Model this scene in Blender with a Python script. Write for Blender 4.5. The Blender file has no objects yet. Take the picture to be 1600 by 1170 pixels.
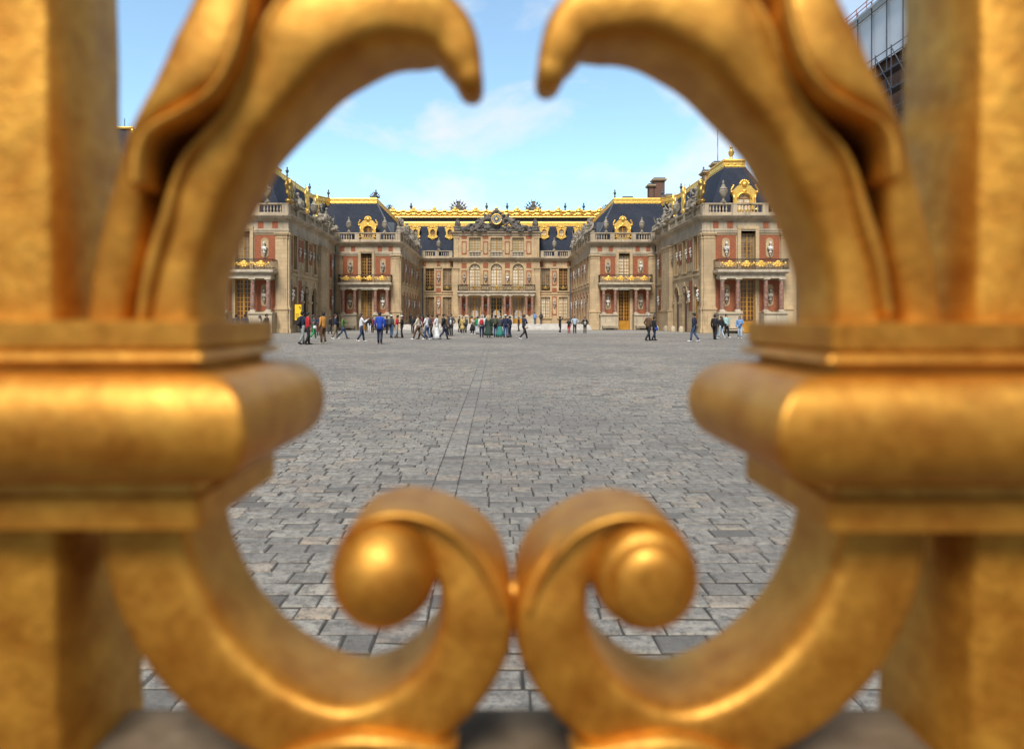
import bpy, bmesh, math, random
import numpy as np
from mathutils import Vector, Matrix
R = math.radians
random.seed(7)
S = bpy.context.scene
COL = S.collection
CAMZ = 1.38

# ------------------------------------------------------------------ helpers
def world_loc(o):
    v = Vector((0, 0, 0))
    while o is not None:
        v += o.location
        o = o.parent
    return v

class MB:
    """collects shapes; build() links them as one mesh object"""
    def __init__(self):
        self.v = []; self.f = []
    def add(self, vs, fs, f=None):
        o = len(self.v)
        self.v += [tuple(f(*p)) if f else tuple(p) for p in vs]
        self.f += [tuple(i + o for i in q) for q in fs]
    def box(self, a0, a1, b0, b1, c0, c1, f=None):
        vs = [(a, b, c) for a in (a0, a1) for b in (b0, b1) for c in (c0, c1)]
        self.add(vs, [(0,1,3,2),(4,6,7,5),(0,4,5,1),(2,3,7,6),(0,2,6,4),(1,5,7,3)], f)
    def quad(self, *p, f=None):
        self.add(p, [tuple(range(len(p)))], f)
    def lathe(self, prof, cx, cy, n=12, sx=1, sy=1, axis='z', cz=0):
        """prof: (radius, height) list"""
        vs = []
        for r, h in prof:
            for k in range(n):
                t = 2*math.pi*k/n
                a, b = r*math.cos(t)*sx, r*math.sin(t)*sy
                vs.append((cx+a, cy+b, h) if axis == 'z' else (cx+a, h, cz+b))
        fs = []
        for i in range(len(prof)-1):
            for k in range(n):
                fs.append((i*n+k, i*n+(k+1)%n, (i+1)*n+(k+1)%n, (i+1)*n+k))
        fs.append(tuple(range(n))[::-1]); fs.append(tuple((len(prof)-1)*n+k for k in range(n)))
        self.add(vs, fs)
    def tube(self, pts, rad, n=8, cap=True):
        pts = [Vector(p) for p in pts]
        if not isinstance(rad, (list, tuple)): rad = [rad]*len(pts)
        vs = []; up0 = None
        for i, p in enumerate(pts):
            d = (pts[min(i+1, len(pts)-1)] - pts[max(i-1, 0)])
            d = d.normalized() if d.length > 1e-9 else Vector((0,0,1))
            up = up0 if up0 is not None else (Vector((0,0,1)) if abs(d.z) < .9 else Vector((0,1,0)))
            a = d.cross(up); a = a.normalized() if a.length > 1e-6 else Vector((1,0,0))
            b = d.cross(a).normalized(); up0 = -b
            r = rad[i]; rx, ry = r if isinstance(r, tuple) else (r, r)
            for k in range(n):
                t = 2*math.pi*k/n
                vs.append(tuple(p + a*(rx*math.cos(t)) + b*(ry*math.sin(t))))
        fs = []
        for i in range(len(pts)-1):
            for k in range(n):
                fs.append((i*n+k, i*n+(k+1)%n, (i+1)*n+(k+1)%n, (i+1)*n+k))
        if cap:
            fs.append(tuple(range(n))[::-1]); fs.append(tuple((len(pts)-1)*n+k for k in range(n)))
        self.add(vs, fs)
    def ell(self, c, r, n=10, m=7):
        c = Vector(c); vs = [(c.x, c.y, c.z-r[2])]
        for i in range(1, m):
            ph = -math.pi/2 + math.pi*i/m
            for k in range(n):
                t = 2*math.pi*k/n
                vs.append((c.x+r[0]*math.cos(ph)*math.cos(t), c.y+r[1]*math.cos(ph)*math.sin(t), c.z+r[2]*math.sin(ph)))
        vs.append((c.x, c.y, c.z+r[2]))
        fs = [(0, 1+(k+1)%n, 1+k) for k in range(n)]
        for i in range(m-2):
            for k in range(n):
                fs.append((1+i*n+k, 1+i*n+(k+1)%n, 1+(i+1)*n+(k+1)%n, 1+(i+1)*n+k))
        t = len(vs)-1
        fs += [(t, 1+(m-2)*n+k, 1+(m-2)*n+(k+1)%n) for k in range(n)]
        self.add(vs, fs)
    def prism(self, poly, n0, n1, f=None):
        """poly in (u,v) extruded over n"""
        k = len(poly)
        vs = [(u, v, n0) for u, v in poly] + [(u, v, n1) for u, v in poly]
        fs = [tuple(range(k))[::-1], tuple(range(k, 2*k))]
        fs += [(i, (i+1)%k, k+(i+1)%k, k+i) for i in range(k)]
        self.add(vs, fs, f)
    def sweep2d(self, path, prof, sgn=1, closed_prof=True):
        """plan path [(x,y)], profile [(offset outwards, z)], mitred"""
        P = [Vector(p) for p in path]; vs = []
        for i in range(len(P)):
            ns = []
            if i > 0:
                d = (P[i]-P[i-1]).normalized(); ns.append(Vector((-d.y, d.x))*sgn)
            if i < len(P)-1:
                d = (P[i+1]-P[i]).normalized(); ns.append(Vector((-d.y, d.x))*sgn)
            if len(ns) == 2:
                m = (ns[0]+ns[1]).normalized(); m = m/max(.2, m.dot(ns[0]))
            else: m = ns[0]
            for o, z in prof:
                q = P[i]+m*o; vs.append((q.x, q.y, z))
        k = len(prof); fs = []
        for i in range(len(P)-1):
            for j in range(k if closed_prof else k-1):
                fs.append((i*k+j, i*k+(j+1)%k, (i+1)*k+(j+1)%k, (i+1)*k+j))
        fs.append(tuple(range(k))[::-1]); fs.append(tuple((len(P)-1)*k+j for j in range(k)))
        self.add(vs, fs)
    def mesh(self, name, off=Vector((0,0,0)), smooth=False, angle=None):
        me = bpy.data.meshes.new(name)
        me.from_pydata([(x-off.x, y-off.y, z-off.z) for x, y, z in self.v], [], self.f)
        bm = bmesh.new(); bm.from_mesh(me)
        bmesh.ops.recalc_face_normals(bm, faces=bm.faces)
        bm.to_mesh(me); bm.free()
        if smooth: me.shade_smooth()
        if angle:
            me.shade_smooth(); me.set_sharp_from_angle(angle=R(angle))
        return me
    def build(self, name, mat, parent=None, smooth=False, angle=None, local=False, loc=None):
        off = Vector(loc) if loc is not None else Vector((0,0,0))
        if parent is not None and not local: off = off + world_loc(parent)
        o = bpy.data.objects.new(name, self.mesh(name, off, smooth, angle))
        COL.objects.link(o)
        if parent is not None: o.parent = parent
        if loc is not None: o.location = loc
        o.data.materials.append(mat)
        return o

def tag(o, label=None, cat=None, group=None, kind=None):
    if label: o['label'] = label
    if cat: o['category'] = cat
    if group: o['group'] = group
    if kind: o['kind'] = kind
    return o

def thing(name, label, cat, loc=(0,0,0), rz=0, group=None):
    o = bpy.data.objects.new(name, None); COL.objects.link(o)
    o.location = loc; o.rotation_euler = (0, 0, rz); o.empty_display_size = .3
    return tag(o, label, cat, group)

def bake(mb, name, voxel=None, sub=0, smooth=True, displace=0):
    """join overlapping lumps into one continuous skin"""
    o = mb.build(name, MAT['stone'])
    if voxel:
        m = o.modifiers.new('r', 'REMESH'); m.mode = 'VOXEL'; m.voxel_size = voxel
    if displace:
        tx = bpy.data.textures.new('lump', 'CLOUDS'); tx.noise_scale = displace*3
        d = o.modifiers.new('d', 'DISPLACE'); d.texture = tx; d.strength = displace; d.mid_level = .5
    if smooth:
        m = o.modifiers.new('s', 'SMOOTH'); m.factor = .5; m.iterations = 2
    dg = bpy.context.evaluated_depsgraph_get()
    me = bpy.data.meshes.new_from_object(o.evaluated_get(dg))
    me.name = name; me.materials.clear()
    bpy.data.objects.remove(o)
    me.shade_smooth()
    return me

def obj_from(me, name, mat, loc=(0,0,0), rz=0, sc=1, parent=None):
    if len(me.materials) == 0: me.materials.append(mat)
    o = bpy.data.objects.new(name, me); COL.objects.link(o)
    o.location = loc; o.rotation_euler = (0,0,rz)
    o.scale = sc if isinstance(sc, tuple) else (sc, sc, sc)
    if parent: o.parent = parent
    return o

# ------------------------------------------------------------------ materials
MAT = {}
def new_mat(name):
    m = bpy.data.materials.new(name); m.use_nodes = True
    nt = m.node_tree; b = nt.nodes['Principled BSDF']
    return m, nt, b
def N(nt, t, **kw):
    n = nt.nodes.new(t)
    for k, v in kw.items():
        if k in n.inputs.keys(): n.inputs[k].default_value = v
        else: setattr(n, k, v)
    return n
def L(nt, a, b): nt.links.new(a, b)
def c4(c): return (c[0], c[1], c[2], 1)
def mixc(nt, fac, a, b, mode='MIX'):
    n = nt.nodes.new('ShaderNodeMix'); n.data_type = 'RGBA'; n.blend_type = mode
    for sock, val in ((n.inputs[0], fac), (n.inputs[6], a), (n.inputs[7], b)):
        if hasattr(val, 'is_output'): L(nt, val, sock)
        else: sock.default_value = val if not isinstance(val, tuple) else c4(val)
    return n.outputs[2]
def ramp(nt, fac, stops):
    r = nt.nodes.new('ShaderNodeValToRGB')
    while len(r.color_ramp.elements) < len(stops): r.color_ramp.elements.new(.5)
    for e, (p, c) in zip(r.color_ramp.elements, stops):
        e.position = p; e.color = c4(c) if len(c) == 3 else c
    L(nt, fac, r.inputs[0]); return r.outputs[0]
def position(nt): return nt.nodes.new('ShaderNodeNewGeometry').outputs['Position']
def noise(nt, vec, scale, detail=4, rough=.55):
    n = N(nt, 'ShaderNodeTexNoise', Scale=scale, Detail=detail, Roughness=rough)
    if vec is not None: L(nt, vec, n.inputs['Vector'])
    return n.outputs[0]
def objcoord(nt): return nt.nodes.new('ShaderNodeTexCoord').outputs['Object']
def scalevec(nt, vec, s):
    m = N(nt, 'ShaderNodeVectorMath', operation='MULTIPLY'); L(nt, vec, m.inputs[0]); m.inputs[1].default_value = s
    return m.outputs[0]
def facade_vec(nt):
    p = position(nt); s = nt.nodes.new('ShaderNodeSeparateXYZ'); L(nt, p, s.inputs[0])
    a = N(nt, 'ShaderNodeMath', operation='ADD'); L(nt, s.outputs[0], a.inputs[0]); L(nt, s.outputs[1], a.inputs[1])
    c = nt.nodes.new('ShaderNodeCombineXYZ'); L(nt, a.outputs[0], c.inputs[0]); L(nt, s.outputs[2], c.inputs[1])
    return c.outputs[0], p
def bump(nt, b, h, strength, dist=.02, normal=None):
    n = N(nt, 'ShaderNodeBump', Strength=strength, Distance=dist); L(nt, h, n.inputs['Height'])
    if normal is not None: L(nt, normal, n.inputs['Normal'])
    L(nt, n.outputs[0], b.inputs['Normal']); return n.outputs[0]

def simple(name, base, base2=None, rough=.6, metal=0, scale=6, bmp=0, spec=None, obj=False, coat=0):
    m, nt, b = new_mat(name)
    b.inputs['Roughness'].default_value = rough; b.inputs['Metallic'].default_value = metal
    if spec is not None: b.inputs['Specular IOR Level'].default_value = spec
    if coat: b.inputs['Coat Weight'].default_value = coat; b.inputs['Coat Roughness'].default_value = .3
    if base2 is None: base2 = tuple(x*.7 for x in base)
    vec = objcoord(nt) if obj else position(nt)
    n = noise(nt, vec, scale)
    L(nt, mixc(nt, ramp(nt, n, [(.35,(0,0,0)),(.65,(1,1,1))]), base2, base), b.inputs['Base Color'])
    if bmp: bump(nt, b, n, bmp)
    MAT[name] = m; return m

def stone_mat(name, base, stain, bw=1.1, bh=.42, joint=.65, streak=.5):
    m, nt, b = new_mat(name); vec, p = facade_vec(nt)
    b.inputs['Roughness'].default_value = .85
    br = N(nt, 'ShaderNodeTexBrick'); L(nt, vec, br.inputs['Vector'])
    br.inputs['Scale'].default_value = 1; br.inputs['Mortar Size'].default_value = .012
    br.inputs['Brick Width'].default_value = bw; br.inputs['Row Height'].default_value = bh
    br.inputs['Color1'].default_value = c4(base); br.inputs['Color2'].default_value = c4(tuple(x*.86 for x in base))
    br.inputs['Mortar'].default_value = c4(tuple(x*joint for x in base))
    big = noise(nt, p, .45, 5); st = noise(nt, scalevec(nt, p, (2.2, 2.2, .3)), 1.2, 5)
    c = mixc(nt, ramp(nt, big, [(.42,(0,0,0)),(.7,(.75,.75,.75))]), br.outputs['Color'], stain)
    c = mixc(nt, ramp(nt, st, [(.55,(0,0,0)),(.75,(streak,streak,streak))]), c, tuple(x*.45 for x in stain))
    L(nt, c, b.inputs['Base Color'])
    bump(nt, b, noise(nt, p, 9, 4), .25, .03)
    MAT[name] = m

def brick_mat():
    m, nt, b = new_mat('brick'); vec, p = facade_vec(nt); b.inputs['Roughness'].default_value = .9
    br = N(nt, 'ShaderNodeTexBrick'); L(nt, vec, br.inputs['Vector'])
    br.inputs['Scale'].default_value = 1; br.inputs['Mortar Size'].default_value = .008
    br.inputs['Brick Width'].default_value = .24; br.inputs['Row Height'].default_value = .075
    br.inputs['Color1'].default_value = (.38,.10,.036,1); br.inputs['Color2'].default_value = (.25,.066,.030,1)
    br.inputs['Mortar'].default_value = (.28,.13,.065,1)
    n = noise(nt, p, 1.1, 5)
    L(nt, mixc(nt, ramp(nt, n, [(.45,(0,0,0)),(.75,(.6,.6,.6))]), br.outputs['Color'], (.20,.09,.05)), b.inputs['Base Color'])
    bump(nt, b, noise(nt, p, 30, 3), .2, .01)
    MAT['brick'] = m

def slate_mat():
    m, nt, b = new_mat('slate'); vec, p = facade_vec(nt); b.inputs['Roughness'].default_value = .8; b.inputs['Specular IOR Level'].default_value = .25
    br = N(nt, 'ShaderNodeTexBrick'); L(nt, vec, br.inputs['Vector'])
    br.inputs['Scale'].default_value = 1; br.inputs['Mortar Size'].default_value = .01
    br.inputs['Brick Width'].default_value = .28; br.inputs['Row Height'].default_value = .2
    br.inputs['Color1'].default_value = (.026,.034,.056,1); br.inputs['Color2'].default_value = (.019,.025,.040,1)
    br.inputs['Mortar'].default_value = (.008,.010,.016,1)
    n = noise(nt, p, .5, 5)
    L(nt, mixc(nt, ramp(nt, n, [(.45,(0,0,0)),(.75,(.5,.5,.5))]), br.outputs['Color'], (.045,.05,.065)), b.inputs['Base Color'])
    MAT['slate'] = m

def gilt_mat(name, bright, deep, rough, metal, coat, sc, bmp, dist, dirt=.6):
    """gilding on the gate: worn gold leaf with brown patches and hammer marks"""
    m, nt, b = new_mat(name); p = position(nt)
    n1 = noise(nt, p, sc, 5, .6); n2 = noise(nt, p, sc*4.5, 4, .6); n3 = noise(nt, p, sc*.45, 3)
    c = mixc(nt, ramp(nt, n1, [(.30,(0,0,0)),(.70,(1,1,1))]), deep, bright)
    c = mixc(nt, ramp(nt, n2, [(.62,(0,0,0)),(.76,(dirt,dirt,dirt))]), c, tuple(x*.45 for x in deep))
    L(nt, c, b.inputs['Base Color'])
    r = ramp(nt, n2, [(.3,(rough*.85,)*3),(.7,(min(1,rough*1.25),)*3)]); L(nt, r, b.inputs['Roughness'])
    b.inputs['Metallic'].default_value = 0; b.inputs['Roughness'].default_value = .6; b.inputs['Specular IOR Level'].default_value = .25
    b.inputs['Coat Weight'].default_value = coat; b.inputs['Coat Roughness'].default_value = .36
    leaf = N(nt, 'ShaderNodeBsdfPrincipled'); leaf.inputs['Metallic'].default_value = 1
    L(nt, mixc(nt, ramp(nt, n1, [(.28,(0,0,0)),(.68,(1,1,1))]), (.62,.27,.028), (.93,.525,.09)), leaf.inputs['Base Color']); L(nt, r, leaf.inputs['Roughness'])
    ms = N(nt, 'ShaderNodeMixShader'); ms.inputs[0].default_value = metal
    L(nt, b.outputs[0], ms.inputs[1]); L(nt, leaf.outputs[0], ms.inputs[2]); L(nt, ms.outputs[0], nt.nodes['Material Output'].inputs[0])
    g4 = noise(nt, p, sc*9, 3, .7); g5 = N(nt, 'ShaderNodeMath', operation='MULTIPLY'); L(nt, g4, g5.inputs[0]); g5.inputs[1].default_value = .16
    ad0 = N(nt, 'ShaderNodeMath', operation='ADD'); L(nt, n1, ad0.inputs[0]); L(nt, n3, ad0.inputs[1])
    ad = N(nt, 'ShaderNodeMath', operation='ADD'); L(nt, ad0.outputs[0], ad.inputs[0]); L(nt, g5.outputs[0], ad.inputs[1])
    L(nt, bump(nt, b, ad.outputs[0], bmp, dist), leaf.inputs['Normal'])
    MAT[name] = m

stone_mat('stone', (.55,.40,.225), (.33,.24,.145), streak=.65)
stone_mat('plinth', (.52,.43,.30), (.30,.245,.175), 1.5, .55, streak=.7)
stone_mat('cornice', (.50,.405,.28), (.22,.175,.125), 2.5, 3, streak=.8)
stone_mat('arch_shade', (.40,.30,.18), (.30,.22,.13))
brick_mat(); slate_mat()
simple('marble', (.74,.71,.64), (.45,.42,.36), .55, scale=3)
simple('grey_bust', (.36,.33,.28), (.22,.19,.15), .7, scale=4)
simple('sculpture', (.36,.31,.235), (.13,.115,.09), .85, scale=2.2, bmp=.3)
simple('dark_sculpture', (.17,.15,.125), (.06,.055,.05), .85, scale=2.5, bmp=.3)
simple('pink_marble', (.36,.21,.155), (.17,.08,.058), .4, scale=5)
simple('white_stone', (.56,.48,.36), (.38,.31,.22), .7, scale=2)
simple('gold', (1.0,.70,.19), (.90,.52,.10), .46, .8, scale=3, bmp=.2)
simple('old_gold', (.50,.31,.075), (.24,.15,.045), .45, .8, scale=4)
simple('iron', (.05,.042,.03), (.025,.02,.015), .5, .3)
simple('ochre', (.50,.24,.02), (.40,.18,.015), .45, scale=2)
simple('ochre_pale', (.38,.205,.045), (.30,.155,.03), .5, scale=2)
simple('brown_lead', (.10,.085,.075), (.06,.05,.045), .7)
simple('lead', (.13,.145,.17), (.08,.09,.11), .5, .3)
simple('flue', (.20,.105,.07), (.12,.07,.05), .9)
simple('steps', (.56,.53,.48), (.44,.41,.37), .85, scale=1.5, bmp=.1)
simple('sheeting', (.80,.84,.90), (.70,.75,.83), .6, scale=.4)
simple('scaffold', (.22,.23,.25), (.12,.12,.13), .4, .8)
simple('pink_rail', (.5,.16,.15), (.4,.12,.12), .6)
simple('far_wall', (.42,.43,.46), (.34,.35,.38), .8, scale=.5)
simple('poster', (.85,.55,.012), (.80,.50,.01), .5, scale=2)
simple('print', (.14,.07,.02), (.11,.06,.02), .6)
simple('dial', (.45,.42,.34), (.36,.33,.26), .4, scale=6)
simple('dial_blue', (.06,.09,.17), (.05,.07,.14), .4)
simple('rail_top', (.20,.15,.095), (.10,.068,.04), .85, 0, scale=14, bmp=.4, spec=.15)
gilt_mat('gilt', (.29,.095,.004), (.18,.046,.0015), .50, .52, .28, 34, .36, .003)
gilt_mat('gilt_rough', (.38,.14,.008), (.20,.055,.002), .52, .52, .12, 34, .5, .005)

def pane_mat(name, a, b2, sc=.9, lo=.45, hi=.55, rough=.12):
    m, nt, b = new_mat(name); p = position(nt)
    n = noise(nt, scalevec(nt, p, (1, 1, .4)), sc, 3)
    L(nt, mixc(nt, ramp(nt, n, [(lo,(0,0,0)),(hi,(1,1,1))]), a, b2), b.inputs['Base Color'])
    b.inputs['Roughness'].default_value = rough; MAT[name] = m
pane_mat('pane_dark', (.035,.018,.012), (.10,.05,.03))
pane_mat('pane_pale', (.52,.44,.31), (.68,.60,.46))
pane_mat('pane_mid', (.09,.055,.035), (.28,.22,.15), 1.2, .35, .65)
simple('fold_shade', (.018,.010,.004), (.012,.006,.003), .85, spec=.1, scale=20)  # shade of the leaf fold put into the colour
pane_mat('pane_blind', (.36,.30,.18), (.44,.37,.24))
pane_mat('pane_sky', (.38,.43,.47), (.55,.60,.64))
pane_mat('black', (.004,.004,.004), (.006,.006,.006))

def stone_paver():
    m, nt, b = new_mat('paver'); p = position(nt)
    g = nt.nodes.new('ShaderNodeNewGeometry')
    c = ramp(nt, g.outputs['Random Per Island'], [(0,(.13,.12,.105)),(.10,(.26,.238,.203)),(.5,(.305,.28,.238)),(.8,(.365,.335,.28)),(.95,(.40,.32,.235)),(1,(.20,.185,.170))])
    n = noise(nt, p, 15, 6, .75); n2 = noise(nt, p, 90, 3, .7); n3 = noise(nt, p, .16, 4)
    sv = noise(nt, scalevec(nt, p, (1, 2.2, 1)), 30, 5, .75)
    c = mixc(nt, ramp(nt, n, [(.38,(.9,.9,.9)),(.56,(0,0,0))]), c, (.12,.11,.097))
    c = mixc(nt, ramp(nt, sv, [(.54,(0,0,0)),(.68,(.8,.8,.8))]), c, (.06,.056,.052))
    n4 = noise(nt, scalevec(nt, p, (.6, 1.6, 1)), 1.6, 4, .65)
    c = mixc(nt, ramp(nt, n3, [(.40,(0,0,0)),(.60,(.6,.6,.6))]), c, (.15,.14,.128))
    c = mixc(nt, ramp(nt, n4, [(.50,(0,0,0)),(.68,(.55,.55,.55))]), c, (.13,.12,.11))
    L(nt, c, b.inputs['Base Color'])
    b.inputs['Roughness'].default_value = .75; b.inputs['Specular IOR Level'].default_value = .2
    ad = N(nt, 'ShaderNodeMath', operation='ADD'); L(nt, sv, ad.inputs[0]); L(nt, n2, ad.inputs[1])
    bump(nt, b, ad.outputs[0], .9, .006)
    MAT['paver'] = m
    m, nt, b = new_mat('ground'); p = position(nt)
    br = N(nt, 'ShaderNodeTexBrick'); L(nt, p, br.inputs['Vector'])
    br.inputs['Scale'].default_value = 1; br.inputs['Mortar Size'].default_value = .01
    br.inputs['Brick Width'].default_value = .26; br.inputs['Row Height'].default_value = .15
    br.inputs['Color1'].default_value = (.35,.325,.28,1); br.inputs['Color2'].default_value = (.28,.26,.225,1)
    br.inputs['Mortar'].default_value = (.06,.055,.05,1)
    n = noise(nt, p, .3, 5)
    L(nt, mixc(nt, ramp(nt, n, [(.4,(0,0,0)),(.7,(.6,.6,.6))]), br.outputs['Color'], (.25,.235,.205)), b.inputs['Base Color'])
    b.inputs['Roughness'].default_value = .8
    MAT['ground'] = m
    simple('bounce_cut_dark', (.07,.062,.054), (.045,.04,.035), .9, scale=3)  # kept near black so little light bounces up to the gate
    simple('joint', (.055,.047,.038), (.025,.022,.018), .95, scale=5)
stone_paver()
EXPOSURE = 0.0
SUN = 5.0
SKYF, SKYB = (2.1, 2.55, 2.4), (.62, .64, .62)
CLOUD0, CLOUD1, CLOUDV = .48, .62, 8.9
CLOUDOFF = (5.38, .6, 1.42)
# ------------------------------------------------------------------ camera, light, sky
cam = bpy.data.cameras.new('camera'); co = bpy.data.objects.new('camera', cam); COL.objects.link(co)
co.location = (0, 0, CAMZ); co.rotation_euler = (R(90), 0, 0)
cam.sensor_width = 36; cam.lens = 22.5; cam.shift_x = 26/1600; cam.shift_y = -85/1600
cam.clip_start = .02; cam.clip_end = 5000
cam.dof.use_dof = True; cam.dof.focus_distance = 22; cam.dof.aperture_fstop = 2.9
S.camera = co
S.view_settings.view_transform = 'Standard'; S.view_settings.look = 'None'
S.view_settings.gamma = 1; S.view_settings.use_curve_mapping = False
S.view_settings.exposure = EXPOSURE
S.cycles.use_denoising = True
S.cycles.max_bounces = 8; S.cycles.sample_clamp_indirect = 6
SUN_EL, SUN_AZ = R(52), R(192)      # azimuth clockwise from +Y (north of the scene): behind the camera, to the left
sl = bpy.data.lights.new('sun', 'SUN'); so = bpy.data.objects.new('sun', sl); COL.objects.link(so)
sl.energy = SUN; sl.angle = R(24); sl.color = (1, .96, .90)
d = Vector((math.sin(SUN_AZ)*math.cos(SUN_EL), math.cos(SUN_AZ)*math.cos(SUN_EL), math.sin(SUN_EL)))
so.rotation_euler = d.to_track_quat('Z', 'Y').to_euler(); so.location = (-20, -40, 60)
W = bpy.data.worlds.new('World'); S.world = W; W.use_nodes = True
nt = W.node_tree; nt.nodes.clear()
sky = N(nt, 'ShaderNodeTexSky'); sky.sky_type = 'NISHITA'; sky.sun_disc = False
sky.sun_elevation = SUN_EL; sky.sun_rotation = SUN_AZ; sky.air_density = 1.0; sky.dust_density = .4; sky.ozone_density = 2.0
tc = nt.nodes.new('ShaderNodeTexCoord'); sp = nt.nodes.new('ShaderNodeSeparateXYZ'); L(nt, tc.outputs['Generated'], sp.inputs[0])
def M(op, a, b=None, clamp=False):
    n = nt.nodes.new('ShaderNodeMath'); n.operation = op; n.use_clamp = clamp
    for i, x in enumerate((a, b)):
        if x is None: continue
        if hasattr(x, 'is_output'): L(nt, x, n.inputs[i])
        else: n.inputs[i].default_value = x
    return n.outputs[0]
zz = M('ADD', M('MAXIMUM', sp.outputs[2], 0), .12)
cv = nt.nodes.new('ShaderNodeCombineXYZ')
L(nt, M('DIVIDE', sp.outputs[0], zz), cv.inputs[0]); L(nt, M('DIVIDE', sp.outputs[1], zz), cv.inputs[1])
mp = N(nt, 'ShaderNodeVectorMath', operation='MULTIPLY_ADD'); L(nt, tc.outputs['Generated'], mp.inputs[0]); mp.inputs[1].default_value = (1, 1, 1.7); mp.inputs[2].default_value = CLOUDOFF
cn = N(nt, 'ShaderNodeTexNoise', Scale=4.6, Detail=9, Roughness=.55, Distortion=.3); L(nt, mp.outputs[0], cn.inputs['Vector'])
cn2 = N(nt, 'ShaderNodeTexNoise', Scale=.42, Detail=3); L(nt, cv.outputs[0], cn2.inputs['Vector'])
# thin broken cloud ahead, thick white cloud deck overhead and behind
back = M('MULTIPLY', M('SUBTRACT', .60, sp.outputs[1], True), .26)
dens = M('ADD', M('ADD', M('MULTIPLY', cn.outputs[0], .8), M('MULTIPLY', cn2.outputs[0], .2)), M('MULTIPLY', back, -.25))
mask = ramp(nt, dens, [(CLOUD0,(0,0,0)),(CLOUD1,(1,1,1))])
fr_ = M('SMOOTHSTEP' if False else 'MULTIPLY', M('ADD', sp.outputs[1], .15, True), 1.25, True)
tint = mixc(nt, 1.0, sky.outputs[0], mixc(nt, fr_, SKYB, SKYF), 'MULTIPLY')
cl = mixc(nt, cn2.outputs[0], (CLOUDV*.86, CLOUDV*.90, CLOUDV*1.0), (CLOUDV*1.08, CLOUDV*1.06, CLOUDV*1.04))
cl2 = mixc(nt, M('ADD', M('MULTIPLY', mask, .68), .12), tint, cl)
bg = N(nt, 'ShaderNodeBackground', Strength=.11); L(nt, cl2, bg.inputs[0])
out = nt.nodes.new('ShaderNodeOutputWorld'); L(nt, bg.outputs[0], out.inputs[0])

# ------------------------------------------------------------------ ground
mb = MB(); mb.quad((-900,-900,-.02),(900,-900,-.02),(900,.3,-.02),(-900,.3,-.02))
tag(mb.build('bounce_cut_ground', MAT['bounce_cut_dark']), kind='structure')  # unseen ground behind the camera, darkened to keep the gate's undersides dark
mb = MB(); mb.quad((-900,.3,-.02),(900,.3,-.02),(900,66,-.02),(-900,66,-.02))
mb.quad((-900,66,-.02),(900,66,-.02),(900,1500,-.02),(-900,1500,-.02))
tag(mb.build('courtyard_ground', MAT['ground']), kind='structure')
def paving():
    rng = np.random.default_rng(3)
    V = []; F = []; cnt = 0
    y = 1.2
    sx0, sx1 = -.52, -.315
    quads = []
    while y < 66.5:
        d = rng.uniform(.12, .155); half = .56*y + 2.4
        lo = max(-24, -half-.2); hi = min(24, half)
        for a, b in ((lo, sx0), (sx1, hi)):
            x = a - rng.uniform(0, .2)
            if a == sx1: x = a
            while x < b:
                w = rng.uniform(.16, .275); x1 = x+w
                if a == lo and x1 > b-.09: x1 = b
                quads.append((x, min(x1, b if a == lo else 99), y, y+d)); x = x1
        y += d
    y = 1.2
    while y < 66.5:
        d = rng.uniform(.13, .2); quads.append((sx0-.003, sx1+.003, y, y+d)); y += d
    q = np.array(quads); n = len(q)
    g = .0015 + rng.random(n)*.003; gy = .005 + rng.random(n)*.005; bev = .004 + rng.random(n)*.005
    jit = lambda: (rng.random(n)-.5)*.010
    z = .0025 + (rng.random(n)-.5)*.005
    def corner(i, j, ins):
        X = np.where(i == 0, q[:,0]+g+ins, q[:,1]-g-ins); Y = np.where(j == 0, q[:,2]+gy+ins, q[:,3]-gy-ins); return X, Y
    vs = np.zeros((n, 8, 3))
    for k, (i, j) in enumerate(((0,0),(1,0),(1,1),(0,1))):
        X, Y = corner(i, j, 0); jx, jy = jit()*.7, jit()*.5
        vs[:,k,0] = X+jx; vs[:,k,1] = Y+jy; vs[:,k,2] = -.007
        X, Y = corner(i, j, bev)
        vs[:,4+k,0] = X+jx; vs[:,4+k,1] = Y+jy; vs[:,4+k,2] = z+(rng.random(n)-.5)*.009
    base = np.arange(n)[:,None]*8
    fs = np.concatenate([base+np.array([f]) for f in ((4,5,6,7),(0,1,5,4),(1,2,6,5),(2,3,7,6),(3,0,4,7))], 1).reshape(-1)
    me = bpy.data.meshes.new('paving_stones')
    me.vertices.add(n*8); me.vertices.foreach_set('co', vs.reshape(-1))
    nf = n*5
    me.loops.add(nf*4); me.loops.foreach_set('vertex_index', fs.astype(np.int32))
    me.polygons.add(nf); me.polygons.foreach_set('loop_start', np.arange(nf, dtype=np.int32)*4)
    me.update(calc_edges=True); me.validate(); me.shade_flat()
    me.materials.append(MAT['paver'])
    o = bpy.data.objects.new('paving_stones', me); COL.objects.link(o)
    tag(o, kind='structure')
    return n
paving()
mb = MB(); mb.quad((-24,1,-.005),(24,1,-.005),(24,66.6,-.005),(-24,66.6,-.005))
tag(mb.build('paving_joints', MAT['joint']), kind='structure')
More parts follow.
